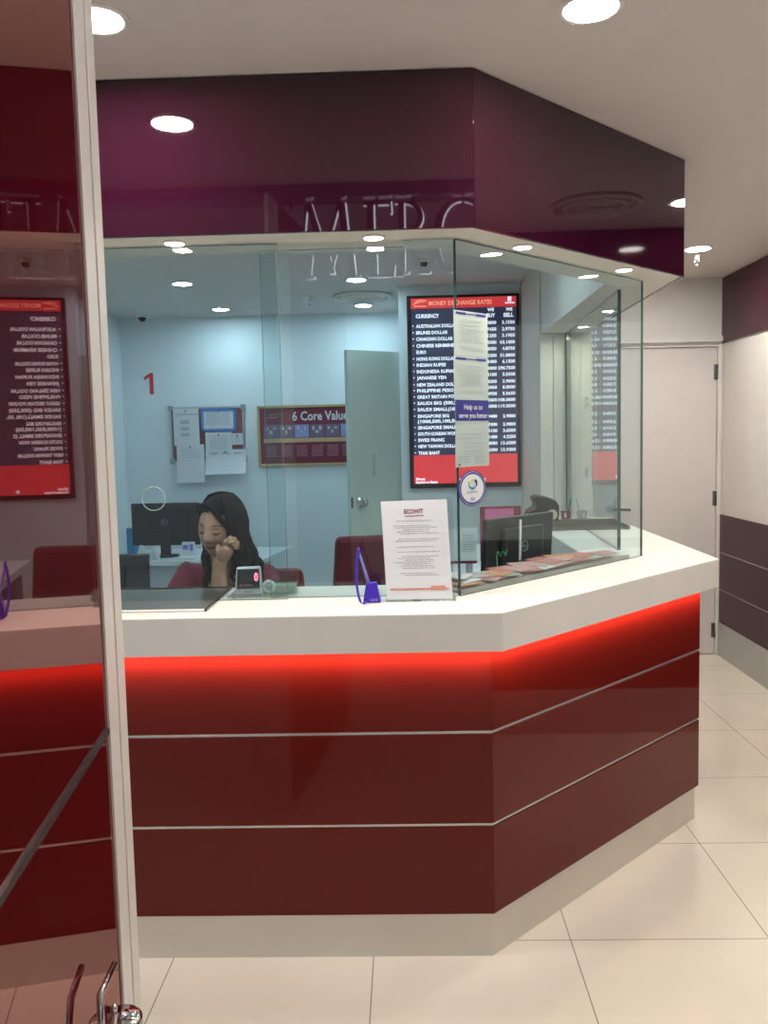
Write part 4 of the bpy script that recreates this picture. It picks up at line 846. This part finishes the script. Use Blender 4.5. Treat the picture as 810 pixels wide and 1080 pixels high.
def head_mesh():
    bm = bmesh.new(); bmesh.ops.create_uvsphere(bm, u_segments=120, v_segments=96, radius=1)
    for v in bm.verts:
        x, y, z = v.co; f = max(0, -y)
        # skull: narrower jaw, rounded cranium
        jaw = 1 - .30*max(0, -z)**1.4*(1 if y < .3 else .8)
        X = x*.073*jaw*(1-.06*max(0, z)); Y_ = y*.090*(1-.10*max(0, -z)*(1 if y > 0 else .15)); Zz = z*.110
        if y < 0:
            Y_ *= 1-.10*abs(x)**2
            Xn, Zn = X, Zz
            Y_ -= .020*f*g(Xn, Zn, 0, -.020, .0095, .016)        # nose tip
            Y_ -= .011*f*g(Xn, Zn, 0, .002, .0075, .022)         # bridge
            Y_ -= .006*f*(g(Xn, Zn, .010, -.026, .006, .006)+g(Xn, Zn, -.010, -.026, .006, .006))
            Y_ += .009*f*(g(Xn, Zn, .029, .008, .015, .010)+g(Xn, Zn, -.029, .008, .015, .010))  # sockets
            Y_ -= .005*f*(g(Xn, Zn, .029, .006, .010, .006)+g(Xn, Zn, -.029, .006, .010, .006))  # lids
            Y_ -= .004*f*(g(Xn, Zn, .028, .026, .018, .006)+g(Xn, Zn, -.028, .026, .018, .006))  # brow
            Y_ -= .007*f*(g(Xn, Zn, 0, -.049, .018, .005)+g(Xn, Zn, 0, -.059, .015, .006))       # lips
            Y_ += .004*f*g(Xn, Zn, 0, -.054, .020, .0018)
            Y_ -= .010*f*g(Xn, Zn, 0, -.083, .016, .012)         # chin
            Y_ -= .005*f*(g(Xn, Zn, .040, -.025, .018, .018)+g(Xn, Zn, -.040, -.025, .018, .018)) # cheeks
        v.co = (X, Y_, Zz)
    for fc in bm.faces:
        c_ = fc.calc_center_median(); fc.smooth = True
        if c_.y < -.03:
            ax = abs(c_.x)
            if abs(c_.z+.054-.10*ax) < .0085-ax*.25 and ax < .021: fc.material_index = 1
            if 0.013 < ax < .045 and abs(c_.z-(.031-((ax-.028)/.020)**2*.004)) < .0028: fc.material_index = 2
            if 0.016 < ax < .043 and abs(c_.z-(-.001+((ax-.029)/.014)**2*.004)) < .0048*(1-((ax-.029)/.016)**2): fc.material_index = 2  # lash patch, enlarged so its dark colour also shades the eye socket
            if abs(c_.z+.054) < .0012 and ax < .019: fc.material_index = 2  # shade between the lips, painted as a dark line
            if 0.003 < ax < .010 and abs(c_.z+.034) < .0018: fc.material_index = 2  # nostril shade, painted as dark faces
    bm.transform(HR); me = bpy.data.meshes.new('head'); bm.to_mesh(me); bm.free(); return me
# body joints
nk = HR @ Vector((0, .025, -.085)); neck0 = Vector((-.705, 3.205, 1.045)); 
wr_ = A(231, 596, 3.0); el = Vector((A(231, 620, 3.0).x-.005, 3.02, .862)); hd = A(238, 579, 2.995)
nodes = [(-.70, 3.42, .56, (.15, .11)), (-.70, 3.36, .75, (.125, .095)), (-.70, 3.28, .93, (.14, .09)), (neck0.x, neck0.y, neck0.z-.03, (.075, .06)), (neck0.x+.0, neck0.y-.01, neck0.z+.03, .050), (nk.x, nk.y, nk.z, .050),
 (-.850, 3.24, 1.015, .052), (-.885, 3.13, .905, .043), (-.86, 3.0, .862, .034), (-.80, 2.93, .862, .026),
 (-.555, 3.25, .985, .058), (-.60, 3.14, .89, .044), (el.x, el.y, el.z+.012, .036), ((el.x+wr_.x)/2, 3.005, 1.0, .033), (wr_.x, 3.0, wr_.z, .0265),
 (-.78, 3.40, .54, .10), (-.80, 3.05, .50, .075), (-.80, 3.02, .12, .05), (-.80, 2.93, .05, .04),
 (-.60, 3.40, .54, .10), (-.58, 3.05, .50, .075), (-.58, 3.02, .12, .05), (-.58, 2.93, .05, .04)]
nodes.append((A(234.5, 587.5, 2.99).x, 2.992, A(234.5, 587.5, 2.99).z, (.030, .024)))
edges = [(14, 23), (0, 1), (1, 2), (2, 3), (3, 4), (4, 5), (2, 6), (6, 7), (7, 8), (8, 9), (2, 10), (10, 11), (11, 12), (12, 13), (13, 14), (0, 15), (15, 16), (16, 17), (17, 18), (0, 19), (19, 20), (20, 21), (21, 22)]
body = skin(nodes, edges)
# hand closed against the cheek
hx = Vector((.90, .0, .43)).normalized()
W0 = wr_; pal = A(237, 583, 2.985); kn = A(243, 575, 2.985)
hn = [(wr_.x+.006, 2.998, wr_.z+.012, .026), (pal.x, pal.y, pal.z, (.034, .025)), (kn.x, kn.y, kn.z, (.034, .022))]
hand = skin(hn, [(0, 1), (1, 2)])
fing = []
for k, (px_, py_) in enumerate(((238.0, 571.0), (242.0, 568.5), (246.2, 569.5), (249.3, 573.0))):
    ln = (.9, 1.05, 1., .85)[k]; r = (.0092, .0095, .0088, .0078)[k]
    a0 = A(px_-1, py_+7, 2.98); a1 = A(px_, py_, 2.966+.004*k); a2 = A(px_+1.2, py_-1.5*ln, 2.988+.004*k); a3 = A(px_+1.8, py_+4*ln, 3.006); a4 = A(px_+1, py_+7, 3.002)
    fing.append(skin([(*a0, r*1.1), (*a1, r*1.08), (*a2, r), (*a3, r*.92), (*a4, r*.8)], [(0, 1), (1, 2), (2, 3), (3, 4)]))
tb = [A(233, 588, 2.985), A(230.5, 583, 2.975), A(229.5, 578, 2.985), A(231.5, 574, 2.995)]
fing.append(skin([(*tb[0], .013), (*tb[1], .0115), (*tb[2], .0095), (*tb[3], .008)], [(0, 1), (1, 2), (2, 3)]))
oh = []
for k in range(4):
    oh.append(skin([(-.80, 2.925-.012*k+.01, .866, .010), (-.755, 2.92-.017*k+.015, .868, .009), (-.715-.004*k, 2.918-.018*k+.02, .846, .0075)], [(0, 1), (1, 2)]))
oh.append(skin([(-.82, 2.955, .862, .011), (-.785, 2.98, .857, .009), (-.765, 2.975, .846, .007)], [(0, 1), (1, 2)]))
mb = MB(); mb.mesh(body, mi=0); mb.mesh(head_mesh())
for m_ in [hand]+fing+oh: mb.mesh(m_, mi=0)
for sx in (-1, 1): mb.ball(HR @ Vector((sx*.070, .012, -.004)), (.010, .018, .030), 12, mx=HR.to_3x3().to_4x4())
mb.build('body', [m_skin, m_lip, m_browshade], wm, smooth=True)
# blouse: same skeleton, fuller, open at the neck
bn = [(-.70, 3.42, .55, (.165, .125)), (-.70, 3.36, .75, (.145, .115)), (-.70, 3.275, .93, (.165, .112)), (neck0.x, neck0.y+.012, neck0.z-.015, (.085, .066)),
 (-.845, 3.22, 1.025, .068), (-.885, 3.13, .90, .060), (-.87, 3.08, .872, .048), (-.545, 3.24, 1.005, .070), (-.565, 3.16, .90, .058), (-.63, 3.08, .872, .048)]
mb = MB(); mb.mesh(skin(bn, [(0, 1), (1, 2), (2, 3), (2, 4), (4, 5), (5, 6), (2, 7), (7, 8), (8, 9)])); mb.build('blouse', m_blouse, wm, smooth=True)
tn = [(-.70, 3.42, .54, (.17, .13)), (-.79, 3.38, .535, .115), (-.80, 3.05, .50, .085), (-.80, 3.03, .15, .062), (-.61, 3.38, .535, .115), (-.58, 3.05, .50, .085), (-.58, 3.03, .15, .062)]
mb = MB(); mb.mesh(skin(tn, [(0, 1), (1, 2), (2, 3), (0, 4), (4, 5), (5, 6)])); mb.build('trousers', m_trouser, wm, smooth=True)
for x in (-.80, -.58):
    mb = MB(); mb.ball((x, 2.96, .04), (.045, .12, .045), 16); mb.build('shoe', m_black, wm)
# hair: cap with a face opening, then long wavy locks
bm = bmesh.new(); bmesh.ops.create_uvsphere(bm, u_segments=64, v_segments=48, radius=1)
for v in bm.verts:
    x, y, z = v.co; v.co = (x*.083, y*.100+.008, z*.118+.006)
    part = .012
    face = (y < -.05) and (z < .62-.10*abs(x-.0)*1.5) and (x if x > 0 else -x*.72) < .90-.25*max(0, z)
    if face: v.co = v.co*.80+Vector((0, .02, 0))
    else: v.co *= 1+.010*math.sin(38*math.atan2(x, abs(z)+.2)+3*z)
    if z < -.55: v.co *= .88
for f in bm.faces: f.smooth = True
bm.transform(HR); hm = bpy.data.meshes.new('cap'); bm.to_mesh(hm); bm.free()
mb = MB(); mb.mesh(hm)
rng = random.Random(4)
def lock(a0, side, out, zend, fw_=0., r=.011):
    # starts at the crown, follows the skull, then falls in waves
    pts = []; n_ = 15
    for i in range(6):
        e = R_(78-18*i); rad = 1.07+.02*rng.random()
        d_ = Vector((math.cos(e)*math.cos(a0), math.cos(e)*math.sin(a0), math.sin(e)))
        pts.append(HR @ Vector((d_.x*.082*rad, d_.y*.098*rad+.008, d_.z*.114*rad+.006)))
    st = pts[-1]; ph_ = rng.uniform(0, 6)
    for i in range(1, n_):
        t_ = i/n_; z = st.z+(zend-st.z)*t_
        wv = .012*math.sin(ph_+t_*13)*(.3+t_)
        pts.append(Vector((st.x+side*out*math.sin(t_*1.5)+wv, st.y+fw_*t_+.010*math.cos(ph_+t_*11), z)))
    rr = [r*.5]+[r]*(len(pts)-5)+[r*.85, r*.65, r*.4, r*.15]
    mb.tube(pts, rr, 7)
for k in range(34):   # away from the face side: fuller, swept outwards
    a_ = R_(rng.uniform(-38, 100)); lock(a_, 1, rng.uniform(.0, .060), rng.uniform(.93, 1.03), rng.uniform(-.03, .05), rng.uniform(.009, .014))
for k in range(20):
    a_ = R_(rng.uniform(118, 172)); lock(a_, -1, rng.uniform(-.035, .004), rng.uniform(.90, .98), rng.uniform(-.03, .03), rng.uniform(.009, .013))
for k in range(14):
    a_ = R_(rng.uniform(60, 130)); lock(a_, 0, 0, rng.uniform(.95, 1.03), rng.uniform(0, .05), .012)
for k in range(9):    # fringe swept over the brow from the parting
    s0 = Vector((-.018+.002*k, -.055-.002*k, .098)); e_ = Vector((.066+.002*k, -.040+.004*k, .005-.006*k)); pts = []
    for i in range(9):
        t_ = i/8; p = s0.lerp(e_, t_); p += Vector((0.010, -.034, .030))*math.sin(math.pi*t_)*.8; pts.append(HR @ p)
    mb.tube(pts, [.004, .007, .008, .009, .009, .009, .009, .008, .007], 6)
for k in range(6):
    s0 = Vector((-.016, -.058+.006*k, .098)); e_ = Vector((-.076, .002+.006*k, .040-.006*k)); pts = []
    for i in range(9):
        t_ = i/8; p = s0.lerp(e_, t_); p += Vector((-.014, -.026, .024))*math.sin(math.pi*t_)*.8; pts.append(HR @ p)
    mb.tube(pts, [.004, .007, .008, .009, .009, .009, .009, .008, .007], 6)
mb.build('hair', m_hair, wm, smooth=True)
mb = MB(); cR = A(244, 571.5, 2.962); mb.tube([cR+Vector((.0095*math.cos(a_), .002+.006*math.sin(a_), .0015*math.cos(a_))) for a_ in [2*math.pi*i/16 for i in range(16)]], .0022, 6, closed=True); mb.ball(cR+Vector((0, -.007, 0)), .0058, 10); mb.build('ring', m_gold, wm)
